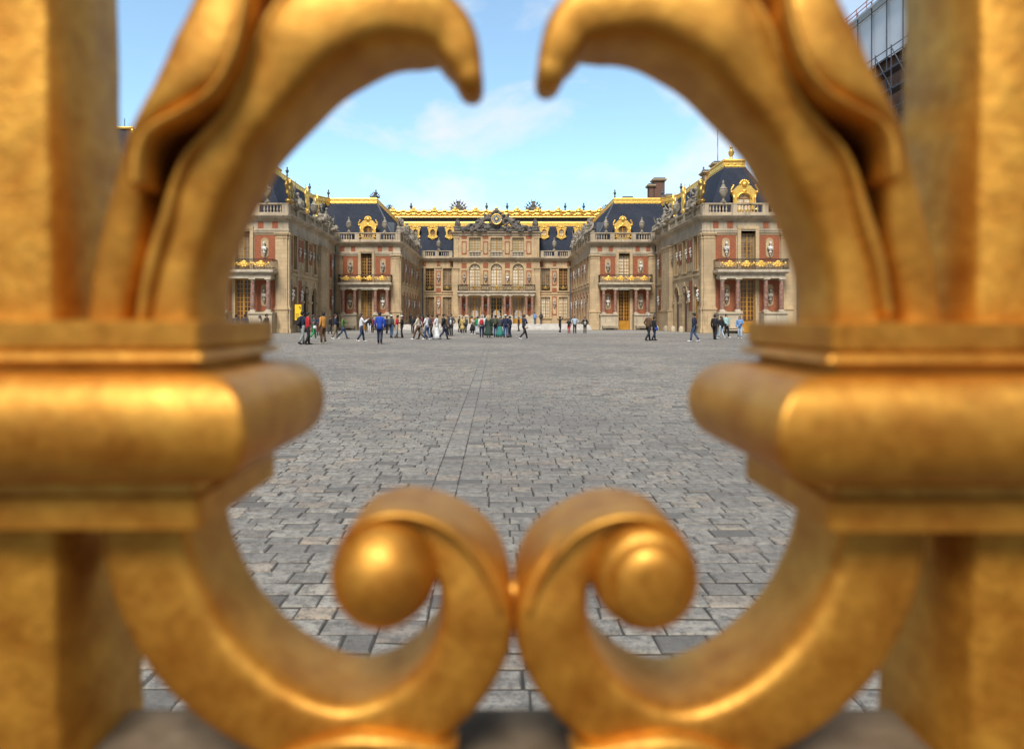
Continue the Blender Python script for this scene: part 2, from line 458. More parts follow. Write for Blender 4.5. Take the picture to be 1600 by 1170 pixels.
# ------------------------------------------------------------------ gilded gate in the foreground
GC = .0125        # x of the gate's own centre line
def catmull(P, n):
    P = [np.array(p, float) for p in P]; out = []
    Q = [2*P[0]-P[1]] + P + [2*P[-1]-P[-2]]
    for i in range(1, len(Q)-2):
        for k in range(n):
            t = k/n
            out.append(.5*((2*Q[i]) + (-Q[i-1]+Q[i+1])*t + (2*Q[i-1]-5*Q[i]+4*Q[i+1]-Q[i+2])*t*t + (-Q[i-1]+3*Q[i]-3*Q[i+1]+Q[i+2])*t**3))
    out.append(P[-1]); return out
def gate_sweep(mb, rows, yref, s, seg=6, K=20, e=.42, dz=0, q=.12, yc=None):
    """rows: (px, py, half width px, y_front, y_back) read off at depth yref"""
    C = catmull(rows, seg)
    pts = []
    for c in C:
        yr = yc or c[3]+q*(c[4]-c[3]); pts.append(((c[0]-774)*yr/1000, CAMZ-(c[1]-500)*yr/1000, c[2]*yr/1000, c[3], c[4]))
    vs = []
    for i, (x, z, h, y0, y1) in enumerate(pts):
        a = pts[max(0,i-1)]; b = pts[min(len(pts)-1,i+1)]
        tx, tz = b[0]-a[0], b[1]-a[1]; l = math.hypot(tx, tz) or 1; nx, nz = -tz/l, tx/l
        for k in range(K):
            t = 2*math.pi*k/K; cs, sn = math.cos(t), math.sin(t)
            u = math.copysign(abs(cs)**e, cs)*h; w = math.copysign(abs(sn)**e, sn)
            X = x+nx*u
            vs.append((X if s < 0 else 2*GC-X, (y0+y1)/2+w*(y1-y0)/2, z+nz*u+dz))
    m = len(pts)
    fs = [(i*K+k, i*K+(k+1)%K, (i+1)*K+(k+1)%K, (i+1)*K+k) for i in range(m-1) for k in range(K)]
    fs += [tuple(range(K))[::-1], tuple((m-1)*K+k for k in range(K))]
    mb.add(vs, fs)

gate = thing('gilded_gate', 'gilded wrought gate close to the camera with paired scrolls and beaked leaves framing the courtyard', 'gate', (GC, .46, 0))
MIRX = lambda x, s: GC + s*x
for s in (-1, 1):
    dz = 0 if s < 0 else -.0015
    # post: front face y .42, slightly closer together at the foot
    mb = MB()
    xi_t, xi_b = .3085, .298
    def pv(x, y, z, xt, xb):
        return (GC + s*x, y, z)
    rings = []
    for z, xi, yb in ((2.3,.313,.503),(1.75,.309,.503),(1.385,.3035,.504),(1.24,.303,.521),(1.09,.2985,.523),(1.0,.296,.523)):
        ch = .0035
        xo = xi+.10
        ring = [(xi+ch,.42),(xo-ch,.42),(xo,.42+ch),(xo,yb-ch),(xo-ch,yb),(xi+ch,yb),(xi,yb-ch),(xi,.42+ch)]
        rings.append([(GC+s*x, y, z) for x, y in ring])
    # many subdivisions so that the hand-beaten surface can wander
    rr = []
    for a, b in zip(rings[:-1], rings[1:]):
        n = max(2, int((a[0][2]-b[0][2])/.02))
        for k in range(n):
            t = k/n; w = .0012
            rr.append([tuple(a[i][j]*(1-t)+b[i][j]*t + (random.uniform(-w, w)*.5 if j < 2 else 0) for j in range(3)) for i in range(8)])
    rr.append(rings[-1])
    vs = [p for r in rr for p in r]
    fs = [(i*8+k, i*8+(k+1)%8, (i+1)*8+(k+1)%8, (i+1)*8+k) for i in range(len(rr)-1) for k in range(8)]
    fs += [tuple(range(8))[::-1], tuple((len(rr)-1)*8+k for k in range(8))]
    mb.add(vs, fs)
    mb.build('post', MAT['gilt_rough'], gate, angle=50)
    # moulded cross rail: rectangular plan, profile carried round its inner end
    prof = []   # (z, off side, off front, off back)
    def z_at(py, yf=.40): return CAMZ-(py-500)*yf/1000
    prof += [(z_at(500),-.004,-.004,-.004),(z_at(502),0,0,0),(z_at(542),0,0,0),(z_at(547),-.003,-.003,-.003),(z_at(552),.003,.003,.003),(z_at(561),.005,.004,.004),(z_at(566),.001,.001,.001)]
    prof += [(z_at(570),-.006,-.006,-.006),(1.3485,-.006,-.006,-.006)]
    zc, zr = 1.3135, .034
    for k in range(15):
        t = math.pi*(k/14) ; q = math.sin(t)**.6
        prof.append((zc+zr*math.cos(t), -.004+.044*q, -.004+.033*q, -.004+.016*q))
    prof += [(1.2785,-.005,-.005,-.005),(z_at(774),-.003,-.003,-.003),(z_at(778),.001,.001,.001),(z_at(826),.001,.001,.001),(z_at(831),-.002,-.002,-.002)]
    vs = []; n = 8; XI, XO = .198, .75
    rings = []
    for z, ox, of, ob in prof:
        ox = ox*1.16 if s > 0 else ox; x0 = XI-ox; y0 = .40-of; y1 = .537+ob; rc = .004
        ring = [(XO, y0)]
        for k in range(n+1):
            a = math.pi/2*k/n; ring.append((x0+rc-rc*math.sin(a), y0+rc-rc*math.cos(a)))
        for k in range(n+1):
            a = math.pi/2*k/n; ring.append((x0+rc-rc*math.cos(a), y1-rc+rc*math.sin(a)))
        ring.append((XO, y1))
        # break long edges so the wobble reads
        rings.append([(GC+s*x, y, z+dz) for x, y in ring])
    K = len(rings[0]); vs = [p for r in rings for p in r]
    fs = [(i*K+k, i*K+(k+1)%K, (i+1)*K+(k+1)%K, (i+1)*K+k) for i in range(len(rings)-1) for k in range(K)]
    fs += [tuple(range(K))[::-1], tuple((len(rings)-1)*K+k for k in range(K))]
    mb = MB(); mb.add(vs, fs); mb.build('cross_rail', MAT['gilt'], gate, angle=38)
    # lower C scroll
    mb = MB()
    yf, yb = .42, .498
    rows = [(228,790,68,yf,yb),(232,850,70,yf,yb),(252,925,71,yf,yb),(300,1014,70,yf,yb),(380,1090,64,yf,yb),(470,1136,57,yf,yb),(550,1147,52,yf,yb),
            (630,1124,55,yf,yb),(699,1072,59,yf,yb),(739,1005,60,yf,yb),(744,948,58,yf,yb+.004),(730,895,52,yf+.003,yb+.008),(692,853,40,yf+.007,yb+.012),(645,826,29,yf+.009,yb+.014),(600,820,20,yf+.009,yb+.014),(562,832,13,yf+.009,yb+.014)]
    gate_sweep(mb, rows, .42, s, dz=dz, e=.36, K=32)
    sc = mb.build('lower_scroll', MAT['gilt'], gate, angle=60)
    mb = MB()   # bright outer rim over the curl
    crl = [(780,950),(762,900),(735,860),(700,826),(655,806),(608,802),(572,812),(545,832),(528,856)]
    gate_sweep(mb, [(x,y+3,3+4*math.sin(math.pi*min(1,(i+.6)/8.6)),.4165,.44) for i,(x,y) in enumerate(crl)], .42, s, e=.8, K=12, dz=dz)
    mb.build('curl_rim', MAT['gilt'], sc, smooth=True)
    mb = MB()   # leaf curl on the bottom of the scroll
    gate_sweep(mb, [(400,1196,2,.418,.44),(470,1176,9,.413,.44),(540,1162,14,.410,.44),(610,1164,14,.410,.44),(670,1172,9,.413,.44),(715,1168,2,.418,.44)], .42, s, e=.8, K=12, dz=dz)
    mb.build('leaf_curl', MAT['gilt'], sc, smooth=True)
    mb = MB()   # scroll eye
    cx = (592-774)*.405/1000; cz = CAMZ-(912-500)*.405/1000+dz; Rr = .0358
    X = cx if s < 0 else 2*GC-cx
    if s < 0: pr = [(.002,.391),(.25,.3918),(.5,.395),(.72,.401),(.88,.410),(.97,.421),(1,.433),(1,.498)]
    else: pr = [(.002,.397),(.35,.3972),(.58,.399),(.70,.403),(.74,.4085),(.80,.409),(.90,.413),(.97,.422),(1,.434),(1,.498)]
    mb.lathe([(r*Rr, y) for r, y in pr], X, 0, 36, axis='y', cz=cz)
    mb.build('scroll_eye', MAT['gilt'], sc, angle=60)
    # upper leaf scroll: main stem with beak
    mb = MB()
    a, b = .418, .482
    rows = [(258,530,54,a,b),(262,500,53,a,b),(268,440,49,a,b),(283,385,48,a,b),(307,312,50,a-.002,b),(336,255,50,a-.004,b),(368,201,46,a-.006,b),(424,124,56,a-.010,b),(462,68,66,a-.014,b+.002),
            (505,32,72,a-.014,b+.002),(562,12,66,a-.012,b+.002),(618,12,56,a-.008,b),(662,20,54,a-.004,b-.003),(700,44,42,a,b-.010),(720,82,33,a+.002,b-.016),(729,106,25,a+.004,b-.02),(734,124,22,a+.005,b-.022),(737,140,17,a+.008,b-.026),(738,150,8,a+.012,b-.03)]
    if s > 0: rows = [(r[0]+(max(0, r[0]-560)/177)*13,)+r[1:] for r in rows]
    gate_sweep(mb, rows, .42, s, dz=-dz*2.5, e=.5, K=24)
    st = mb.build('beaked_stem', MAT['gilt'], gate, smooth=True)
    mb = MB()   # bright lip along the stem's outer edge
    lip = [(212,505),(222,440),(236,385),(252,335),(266,285),(288,240),(322,203),(350,168),(370,125),(392,70),(420,20),(450,-20)]
    gate_sweep(mb, [(x+9,y,14+2*math.sin(y*.021),.4105-.00002*max(0,300-y),.446) for x,y in lip], .42, s, e=.9, K=12, dz=-dz*2.5)
    mb.build('stem_lip', MAT['gilt'], st, smooth=True)
    # side strand with its rolled leaf
    mb = MB()
    rows = [(168,530,36,.424,.472),(170,500,35,.424,.472),(178,440,37,.423,.472),(190,380,37,.421,.47),(201,310,30,.418,.468),(207,262,20,.414,.466),(213,222,15,.408,.462),(235,182,20,.402,.458),
            (274,138,40,.398,.455),(312,92,58,.397,.452),(335,40,54,.398,.45),(352,-10,48,.40,.45),(380,-80,42,.402,.45),(420,-160,34,.405,.45)]
    gate_sweep(mb, rows, .42, s, dz=-dz*2.5, e=.6, K=24)
    lf = mb.build('side_leaf', MAT['gilt'], gate, smooth=True)
    mb = MB()   # rolled edge of the leaf
    roll = [(214,290),(216,250),(226,218),(246,196),(284,176),(322,152),(350,118),(368,75),(380,25),(388,-30)]
    gate_sweep(mb, [(x-2,y,11+2*math.sin(y*.03),.391,.425) for x,y in roll], .42, s, e=.95, K=12, dz=-dz*2.5)
    mb.build('rolled_edge', MAT['gilt'], lf, smooth=True)
    mb = MB()   # web between strand and stem, coloured near-black as the fold's shade
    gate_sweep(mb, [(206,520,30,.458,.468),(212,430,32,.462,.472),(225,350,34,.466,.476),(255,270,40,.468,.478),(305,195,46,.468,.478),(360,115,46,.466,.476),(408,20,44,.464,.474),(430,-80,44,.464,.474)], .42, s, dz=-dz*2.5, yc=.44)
    mb.build('fold_shade_web', MAT['fold_shade'], gate, smooth=True)
    # top continuation out of frame: both leaves run back to the post
    mb = MB()
    gate_sweep(mb, [(505,20,60,.42,.465),(500,-60,70,.42,.465),(440,-150,60,.42,.465),(330,-220,50,.42,.465),(180,-260,45,.42,.465),(20,-280,40,.425,.47)], .42, s, e=.6)
    mb.build('upper_tendril', MAT['gilt'], gate, smooth=True)
mb = MB(); mb.tube([(GC-.010,.452,CAMZ-.192),(GC+.010,.452,CAMZ-.192)], .009, 14)
mb.build('link_pin', MAT['gilt'], gate, smooth=True)
mb = MB()   # bottom rail, dusty on top
rr = [(.405,1.0),(.405,1.06),(.411,1.069),(.424,1.074),(.50,1.074),(.511,1.070),(.516,1.06),(.516,1.0)]
vs = []; NX = 60
for i in range(NX+1):
    x = -.75+1.5*i/NX+GC
    vs += [(x, y, z+random.uniform(-.0006,.0006)) for y, z in rr]
K = 8
fs = [(i*K+k, i*K+(k+1)%K, (i+1)*K+(k+1)%K, (i+1)*K+k) for i in range(NX) for k in range(K)]
fs += [tuple(range(K))[::-1], tuple(NX*K+k for k in range(K))]
mb.add(vs, fs); mb.build('bottom_rail', MAT['rail_top'], gate, smooth=True)
for s in (-1, 1):
    mb = MB(); mb.box(GC+s*.305-.004 if s>0 else GC-.395, GC+.395 if s>0 else GC-.301, .43, .51, 0, 1.002)
    mb.build('post_foot', MAT['gilt_rough'], gate)
# ------------------------------------------------------------------ palace kit
class Fac:
    """a facade: local u along the wall, v up, n outwards"""
    def __init__(self, ox, oy, U, Nv, root):
        self.o = (ox, oy); self.U = U; self.N = Nv; self.root = root
    def P(self, u, v, n):
        return (self.o[0]+u*self.U[0]+n*self.N[0], self.o[1]+u*self.U[1]+n*self.N[1], v)
    def box(self, mb, u0, u1, v0, v1, n0, n1): mb.box(u0, u1, v0, v1, n0, n1, f=self.P)
    def part(self, name, mat, *boxes, parent=None):
        mb = MB()
        for b in boxes: self.box(mb, *b)
        return mb.build(name, MAT[mat], parent or self.root)

def arc(cx, cy, r, a0, a1, n, ry=None):
    ry = ry or r
    return [(cx+r*math.cos(a0+(a1-a0)*k/n), cy+ry*math.sin(a0+(a1-a0)*k/n)) for k in range(n+1)]

def wall(fc, u0, u1, v0, v1, opens, mat='stone', name='wall', depth=.38):
    """sheet wall with real openings and reveals; opens: (u0,u1,v0,v1,arched)"""
    mb = MB()
    us = sorted({u0, u1, *[o[0] for o in opens], *[o[1] for o in opens]})
    for a, b in zip(us[:-1], us[1:]):
        m = (a+b)/2; vs = [v0]
        for o in sorted(opens, key=lambda q: q[2]):
            if o[0] < m < o[1]: vs += [o[2], o[3]]
        vs.append(v1)
        for k in range(0, len(vs), 2):
            if vs[k+1]-vs[k] > 1e-4:
                mb.quad(fc.P(a,vs[k],0), fc.P(b,vs[k],0), fc.P(b,vs[k+1],0), fc.P(a,vs[k+1],0))
    for o in opens:
        a, b, c, d = o[:4]; D = -depth
        if len(o) > 4 and o[4]:
            r = (b-a)/2; cy = d-r; A = arc((a+b)/2, cy, r, math.pi, 0, 14)
            path = [(a, c)] + A + [(b, c)]
            for (p, q) in zip(A[:-1], A[1:]):   # spandrels
                pass
            h = len(A)//2
            mb.quad(*[fc.P(x, y, 0) for x, y in ([(a, d)] + A[:h+1][::-1])])
            mb.quad(*[fc.P(x, y, 0) for x, y in ([(b, d)] + A[h:])])
        else:
            path = [(a, c), (a, d), (b, d), (b, c)]
        for p, q in zip(path, path[1:]+path[:1]):
            mb.quad(fc.P(p[0],p[1],0), fc.P(q[0],q[1],0), fc.P(q[0],q[1],D), fc.P(p[0],p[1],D))
    return mb.build(name, MAT[mat], fc.root)

def window(fc, u0, u1, v0, v1, pane, frame='ochre_pale', cols=4, rows=6, arched=False, door=0, name='window', n=-.26):
    mb = MB(); t = .10; w = u1-u0; c = (u0+u1)/2; hm = .085
    top = v1-(w/2 if arched else 0)
    fc.box(mb, u0, u0+t, v0, top, n-.06, n+.06); fc.box(mb, u1-t, u1, v0, top, n-.06, n+.06)
    if arched:
        o = arc(c, top, w/2, 0, math.pi, 14); i = arc(c, top, w/2-t, 0, math.pi, 14)
        mb.prism(o+i[::-1], n-.06, n+.06, f=fc.P)
        fc.box(mb, u0+t, u1-t, top-.05, top+.05, n-.055, n+.055)
        for a in (45, 90, 135):
            e = (c+(w/2-t)*math.cos(R(a)), top+(w/2-t)*math.sin(R(a)))
            mb.tube([fc.P(c, top, n), fc.P(e[0], e[1], n)], .045, 4)
    else:
        fc.box(mb, u0+t, u1-t, v1-t, v1, n-.06, n+.06)
    fc.box(mb, u0+t, u1-t, v0, v0+t, n-.06, n+.06)
    fc.box(mb, c-hm, c+hm, v0+t+door, top-(t if not arched else .05), n-.05, n+.065)
    if door: fc.box(mb, u0+t, u1-t, v0+t, v0+door, n-.05, n+.03)
    lo = v0+t+door
    for k in range(1, rows):
        y = lo+(top-lo)*k/rows
        fc.box(mb, u0+t, c-hm, y-.032, y+.032, n-.03, n+.03); fc.box(mb, c+hm, u1-t, y-.032, y+.032, n-.03, n+.03)
    hw = w/2-t-hm
    for sg in (-1, 1):
        m = cols//2
        for k in range(1, m):
            x = c+sg*(hm+hw*k/m)
            fc.box(mb, x-.03, x+.03, lo, top-t, n-.025, n+.025)
    fr = mb.build(name, MAT[frame], fc.root)
    mb = MB()
    if arched: mb.quad(*[fc.P(x, y, n-.005) for x, y in ([(u0+.02, v0+.02), (u1-.02, v0+.02)] + arc(c, top, w/2-.02, 0, math.pi, 14))])
    else: mb.quad(fc.P(u0+.02,v0+.02,n-.005), fc.P(u1-.02,v0+.02,n-.005), fc.P(u1-.02,v1-.02,n-.005), fc.P(u0+.02,v1-.02,n-.005))
    mb.build('pane', MAT[pane], fr)
    return fr

def surround(fc, u0, u1, v0, v1, w=.3, n=.09, sill=True, key=True, parent=None):
    b = [(u0-w, u0, v0, v1, -.03, n), (u1, u1+w, v0, v1, -.03, n), (u0-w, u1+w, v1, v1+w*.8, -.03, n)]
    if sill: b.append((u0-w-.06, u1+w+.06, v0-.2, v0, -.03, n+.1))
    if key: b.append(((u0+u1)/2-.16, (u0+u1)/2+.16, v1+.02, v1+w*.8+.12, n-.02, n+.09))
    return fc.part('window_surround', 'stone', *b)

def tablet(fc, c, v0, v1, hw):
    """stone tablet with rounded ends behind a bust"""
    mb = MB(); pl = arc(c, v1-hw, hw, 0, math.pi, 10) + arc(c, v0+hw, hw, math.pi, 2*math.pi, 10)
    mb.prism(pl, -.02, .05, f=fc.P)
    il = arc(c, v1-hw, hw*.72, 0, math.pi, 10) + arc(c, v0+hw, hw*.72, math.pi, 2*math.pi, 10)
    ol = arc(c, v1-hw, hw*.86, 0, math.pi, 10) + arc(c, v0+hw, hw*.86, math.pi, 2*math.pi, 10)
    k = len(il)
    for i in range(k):
        j = (i+1)%k
        mb.prism([il[i], ol[i], ol[j], il[j]], .045, .085, f=fc.P)
    return mb.build('niche_tablet', MAT['stone'], fc.root)

def pilaster(fc, u0, u1, n=.16, v0=2.7, v1=10.6, nplinth=.26):
    b = [(u0-.14, u1+.14, 0, .45, -.05, nplinth+.1), (u0-.1, u1+.1, .45, v0-.25, -.05, nplinth), (u0-.16, u1+.16, v0-.25, v0-.08, -.05, nplinth+.08),
         (u0-.06, u1+.06, v0-.08, v0+.12, -.05, n+.07), (u0-.03, u1+.03, v0+.12, v0+.22, -.05, n+.035),
         (u0, u1, v0+.22, v1-.55, -.05, n), (u0-.05, u1+.05, v1-.55, v1-.45, -.05, n+.05), (u0, u1, v1-.45, v1-.25, -.05, n+.003),
         (u0-.07, u1+.07, v1-.25, v1-.12, -.05, n+.08), (u0-.13, u1+.13, v1-.12, v1+.02, -.05, n+.15)]
    return fc.part('pilaster', 'stone', *b)

ENT = [(-.2,10.62),(.14,10.62),(.14,10.82),(.18,10.82),(.18,11.0),(.10,11.04),(.10,11.88),(.18,11.9),(.26,12.02),(.30,12.02),(.30,12.08),(.52,12.12),(.52,12.2),(.66,12.28),(.72,12.4),(-.2,12.52)]
ENTC = [(-.2,11.86),(.12,11.86)] + ENT[7:]
def entablature(path, s, root, prof=None):
    mb = MB(); mb.sweep2d(path, prof or ENT, s); return mb.build('entablature', MAT['cornice'], root)

def balustrade(path, s, root, z0=12.52, h=1.3, solid=(), pitch=.34, name='balustrade', back=.25):
    """plinth, handrail, dies at the corners and turned balusters"""
    mb = MB()
    o = lambda a: a-back
    mb.sweep2d(path, [(o(.0),z0-.03),(o(.34),z0-.03),(o(.34),z0+.26),(o(.28),z0+.30),(o(.0),z0+.30)], s)
    mb.sweep2d(path, [(o(.02),z0+h-.22),(o(.30),z0+h-.22),(o(.36),z0+h-.14),(o(.36),z0+h-.03),(o(.02),z0+h)], s)
    for (p, q) in zip(path[:-1], path[1:]):
        P, Q = Vector(p), Vector(q); D = Q-P; Lg = D.length
        if Lg < 1: continue
        d = D/Lg; nrm = Vector((-d.y, d.x))*s
        nb = max(1, round(Lg/3.1)); bay = Lg/nb
        for k in range(nb+1):
            c = P+d*min(max(bay*k, .3), Lg-.3) + nrm*(-back+.17)
            hw = .31
            def f(a, b, z, c=c): return (c.x+d.x*a+nrm.x*b, c.y+d.y*a+nrm.y*b, z)
            mb.box(-hw, hw, -.155, .162, z0+.25, z0+h-.2, f=f)
        for k in range(nb):
            a0 = bay*k+.62; a1 = bay*(k+1)-.62
            m = max(1, int((a1-a0)/pitch)); 
            for j in range(m):
                c = P+d*(a0+(a1-a0)*(j+.5)/m) + nrm*(-back+.17)
                mb.lathe([(.075,z0+.28),(.075,z0+.36),(.05,z0+.4),(.10,z0+.58),(.07,z0+.75),(.045,z0+h-.36),(.075,z0+h-.30),(.075,z0+h-.2)], c.x, c.y, 6)
    return mb.build(name, MAT['cornice'], root)

def crest(p0, p1, root, up=.35, dn=.35, tooth=.55, pitch=.75, th=.16, bumps=0, name='gilded_crest'):
    """gilded lead ridge: roll, band and hanging lambrequins"""
    mb = MB(); P, Q = Vector(p0), Vector(p1); D = Q-P; Lg = D.length; d = D/Lg
    h = Vector((-d.y, d.x, 0)); h = h.normalized() if h.length > .01 else Vector((1,0,0))
    f = lambda a, b, z: tuple(P+d*a+h*b+Vector((0,0,z)))
    mb.box(0, Lg, -th/2, th/2, -dn, up*.5, f=f)
    mb.tube([f(0,0,up*.62), f(Lg,0,up*.62)], up*.38, 8)
    mb.tube([f(0,-th*.3,-dn), f(Lg,-th*.3,-dn)], .09, 6); mb.tube([f(0,th*.3,-dn), f(Lg,th*.3,-dn)], .09, 6)
    n = max(1, int(Lg/pitch)); w = Lg/n
    for k in range(n):
        c = (k+.5)*w; l = tooth*(1 if k % 2 else .62)
        pl = [(c-w*.46,-dn-.02),(c-w*.40,-dn-l*.5),(c-w*.15,-dn-l*.75),(c,-dn-l),(c+w*.15,-dn-l*.75),(c+w*.40,-dn-l*.5),(c+w*.46,-dn-.02)]
        k2 = len(pl)
        mb.add([f(u,-th*.55,v) for u,v in pl]+[f(u,th*.55,v) for u,v in pl], [tuple(range(k2)),tuple(range(k2,2*k2))]+[(i,(i+1)%k2,k2+(i+1)%k2,k2+i) for i in range(k2)])
        mb.ell(f(c,0,-dn*.3), (.16,.16,.13), 8, 5)
    return mb.build(name, MAT['gold'], root)

def railing(fc, u0, u1, v0, v1, n1, sides=True, medallions=(), name='balcony_railing', mat='iron', orn='gold', msc=1):
    mb = MB(); t = .03
    for v in (v0+.04, v0+.2, v1-.14, v1-.02): fc.box(mb, u0, u1, v-.025, v+.025, n1-.03, n1+.03)
    k = int((u1-u0)/.15)
    for i in range(k+1):
        u = u0+(u1-u0)*i/k; fc.box(mb, u-.014, u+.014, v0, v1, n1-.014, n1+.014)
    for i in range(k//3):
        c = u0+(u1-u0)*(i+.5)/(k//3)
        ring = arc(c, (v0+v1)/2, .16, 0, 2*math.pi, 10, .3)
        mb.tube([fc.P(a, b, n1) for a, b in ring], .018, 4)
    if sides:
        for u in (u0, u1):
            for v in (v0+.04, v0+.2, v1-.14, v1-.02): fc.box(mb, u-.025, u+.025, v-.02, v+.02, 0, n1-.03)
            for i in range(1, 8): fc.box(mb, u-.014, u+.014, v0, v1, n1*i/8-.012, n1*i/8+.012)
    rl = mb.build(name, MAT[mat], fc.root)
    for c, w in medallions:
        mb = MB(); vc = (v0+v1)/2
        def blob(u, v, r, q=.06): 
            x, y, z = fc.P(u, v, n1+.04); mb.ell((x, y, z), (r, r, r) if False else (max(r*abs(fc.U[0]), q), max(r*abs(fc.U[1]), q), r), 8, 6)
        blob(c, vc, .22*msc); blob(c, vc+.25*msc, .13*msc)
        for k in range(6):
            a = 2*math.pi*k/6; blob(c+.27*msc*math.cos(a), vc+.25*msc*math.sin(a), .10*msc)
        for sg in (-1, 1):
            pts = [(c+sg*w*(.25+.75*q/10), vc+.2*math.sin(q*.95)*(1-q/14)) for q in range(11)]
            mb.tube([fc.P(a, b, n1+.03) for a, b in pts], [.06-.0035*q for q in range(11)], 5)
            pts = [(c+sg*w*(.25+.70*q/10), vc-.2*math.sin(q*.95)*(1-q/14)) for q in range(11)]
            mb.tube([fc.P(a, b, n1+.03) for a, b in pts], [.05-.003*q for q in range(11)], 5)
            blob(c+sg*w*.98, vc+.1, .10)
        mb.build('railing_ornament', MAT[orn], rl)
    return rl

def column(fc, u, n, v0, v1, r=.24):
    x, y, _ = fc.P(u, 0, n)
    mb = MB(); mb.lathe([(r*1.0,v0+.26),(r*1.02,v0+.9),(r*.98,v0+1.8),(r*.86,v1-.30)], x, y, 16)
    c = mb.build('column', MAT['pink_marble'], fc.root, angle=40)
    mb = MB(); fc.box(mb, u-r*1.5, u+r*1.5, v0, v0+.1, n-r*1.5, n+r*1.5)
    mb.lathe([(r*1.4,v0+.1),(r*1.42,v0+.15),(r*1.15,v0+.19),(r*1.22,v0+.23),(r*1.04,v0+.27)], x, y, 16)
    mb.build('column_base', MAT['white_stone'], c, angle=40)
    mb = MB(); mb.lathe([(r*.88,v1-.31),(r*1.0,v1-.27),(r*.9,v1-.24),(r*1.0,v1-.17),(r*1.3,v1-.11)], x, y, 16)
    fc.box(mb, u-r*1.4, u+r*1.4, v1-.11, v1, n-r*1.4, n+r*1.4)
    mb.build('column_capital', MAT['white_stone'], c, angle=40)
    return c

def outline_dormer(root, xc, y, z, sc, pane='pane_mid', name='dormer', roof=3.2):
    """gilded dormer with arched window, scrolled shoulders and trophy on top"""
    F = lambda u, v, n: (xc+u*sc, y+n*sc, z+v*sc)
    half = [(1.25,0),(1.25,.35),(1.05,.45),(.98,.9),(1.02,1.5),(1.2,1.85),(1.3,2.0),(1.2,2.12),(1.0,2.2),(.8,2.42),(.62,2.62),(.40,2.70),(.34,2.95),(.15,3.12)]
    outer = half + [(-u, v) for u, v in half[::-1]]
    inner = [(.56,.3)] + arc(0, 1.35, .56, 0, math.pi, 12, .5) + [(-.56,.3)]
    mb = MB()
    k = 40
    def resample(P, m):
        P = P; ln = [0]
        for a, b in zip(P[:-1], P[1:]): ln.append(ln[-1]+math.dist(a, b))
        out = []
        for i in range(m):
            t = ln[-1]*i/(m-1); j = max(0, min(len(P)-2, next((q for q in range(len(ln)-1) if ln[q+1] >= t), len(P)-2)))
            f = (t-ln[j])/max(1e-9, ln[j+1]-ln[j]); out.append((P[j][0]*(1-f)+P[j+1][0]*f, P[j][1]*(1-f)+P[j+1][1]*f))
        return out
    O = resample(outer, k); I = resample(inner, k)
    for i in range(k-1):
        mb.prism([O[i], O[i+1], I[i+1], I[i]], -.25, .1, f=F)
    mb.prism([(1.25,0),(.56,.0),(.56,.3),(1.25,.3)], -.25, .1, f=F); mb.prism([(-1.25,0),(-.56,0),(-.56,.3),(-1.25,.3)], -.25, .1, f=F)
    mb.box(-.56, .56, 0, .3, -.25, .1, f=F)
    fr = mb.build(name, MAT['gold'], root)
    mb = MB()
    for sg in (-1, 1):   # scrolls, mouldings, garlands
        mb.tube([F(sg*(1.3-.25*t), 2.05+.65*t**.8+.06*math.sin(t*6), -.3) for t in [q/10 for q in range(11)]], .09*sc, 6)
        mb.tube([F(sg*1.02, .5+1.2*t, -.3) for t in (0,.25,.5,.75,1)], [.11*sc,.07*sc,.10*sc,.07*sc,.12*sc], 6)
        mb.ell(F(sg*1.15, .3, -.3), (.17*sc, .1*sc, .17*sc), 8, 6)
        mb.ell(F(sg*1.22, 2.0, -.3), (.16*sc, .1*sc, .12*sc), 8, 6)
    mb.tube([F(u, v, -.29) for u, v in arc(0, 1.35, .66, 0, math.pi, 12, .6)], .07*sc, 6)
    for k2 in range(7):
        a = math.pi*(k2+.5)/7; mb.ell(F(.42*math.cos(a), 2.72+.38*math.sin(a), -.26), (.13*sc, .12*sc, .13*sc), 7, 5)
    mb.ell(F(0, 2.75, -.33), (.26*sc, .15*sc, .24*sc), 9, 6); mb.ell(F(0, 2.1, -.3), (.22*sc, .1*sc, .16*sc), 9, 6)
    mb.build('dormer_ornament', MAT['gold'], fr, smooth=True)
    mb = MB(); mb.quad(*[F(u, v, -.02) for u, v in I]); pn = mb.build('pane', MAT[pane], fr)
    mb = MB(); mb.box(-.05, .05, .3, 1.83, -.1, -.03, f=F); mb.box(-.55, -.05, .95, 1.02, -.09, -.03, f=F); mb.box(.05, .55, .95, 1.02, -.09, -.03, f=F); mb.box(-.55,-.05,1.42,1.48,-.09,-.03,f=F); mb.box(.05,.55,1.42,1.48,-.09,-.03,f=F)
    mb.build('window_bars', MAT['ochre'], fr)
    mb = MB(); sec = [(1.0,0),(1.0,1.9)] + arc(0, 1.9, 1.0, 0, math.pi, 8, .75)[1:-1] + [(-1.0,1.9),(-1.0,0)]
    mb.prism(sec, .1, roof/sc, f=F); mb.build('dormer_roof', MAT['slate'], fr)
    return fr

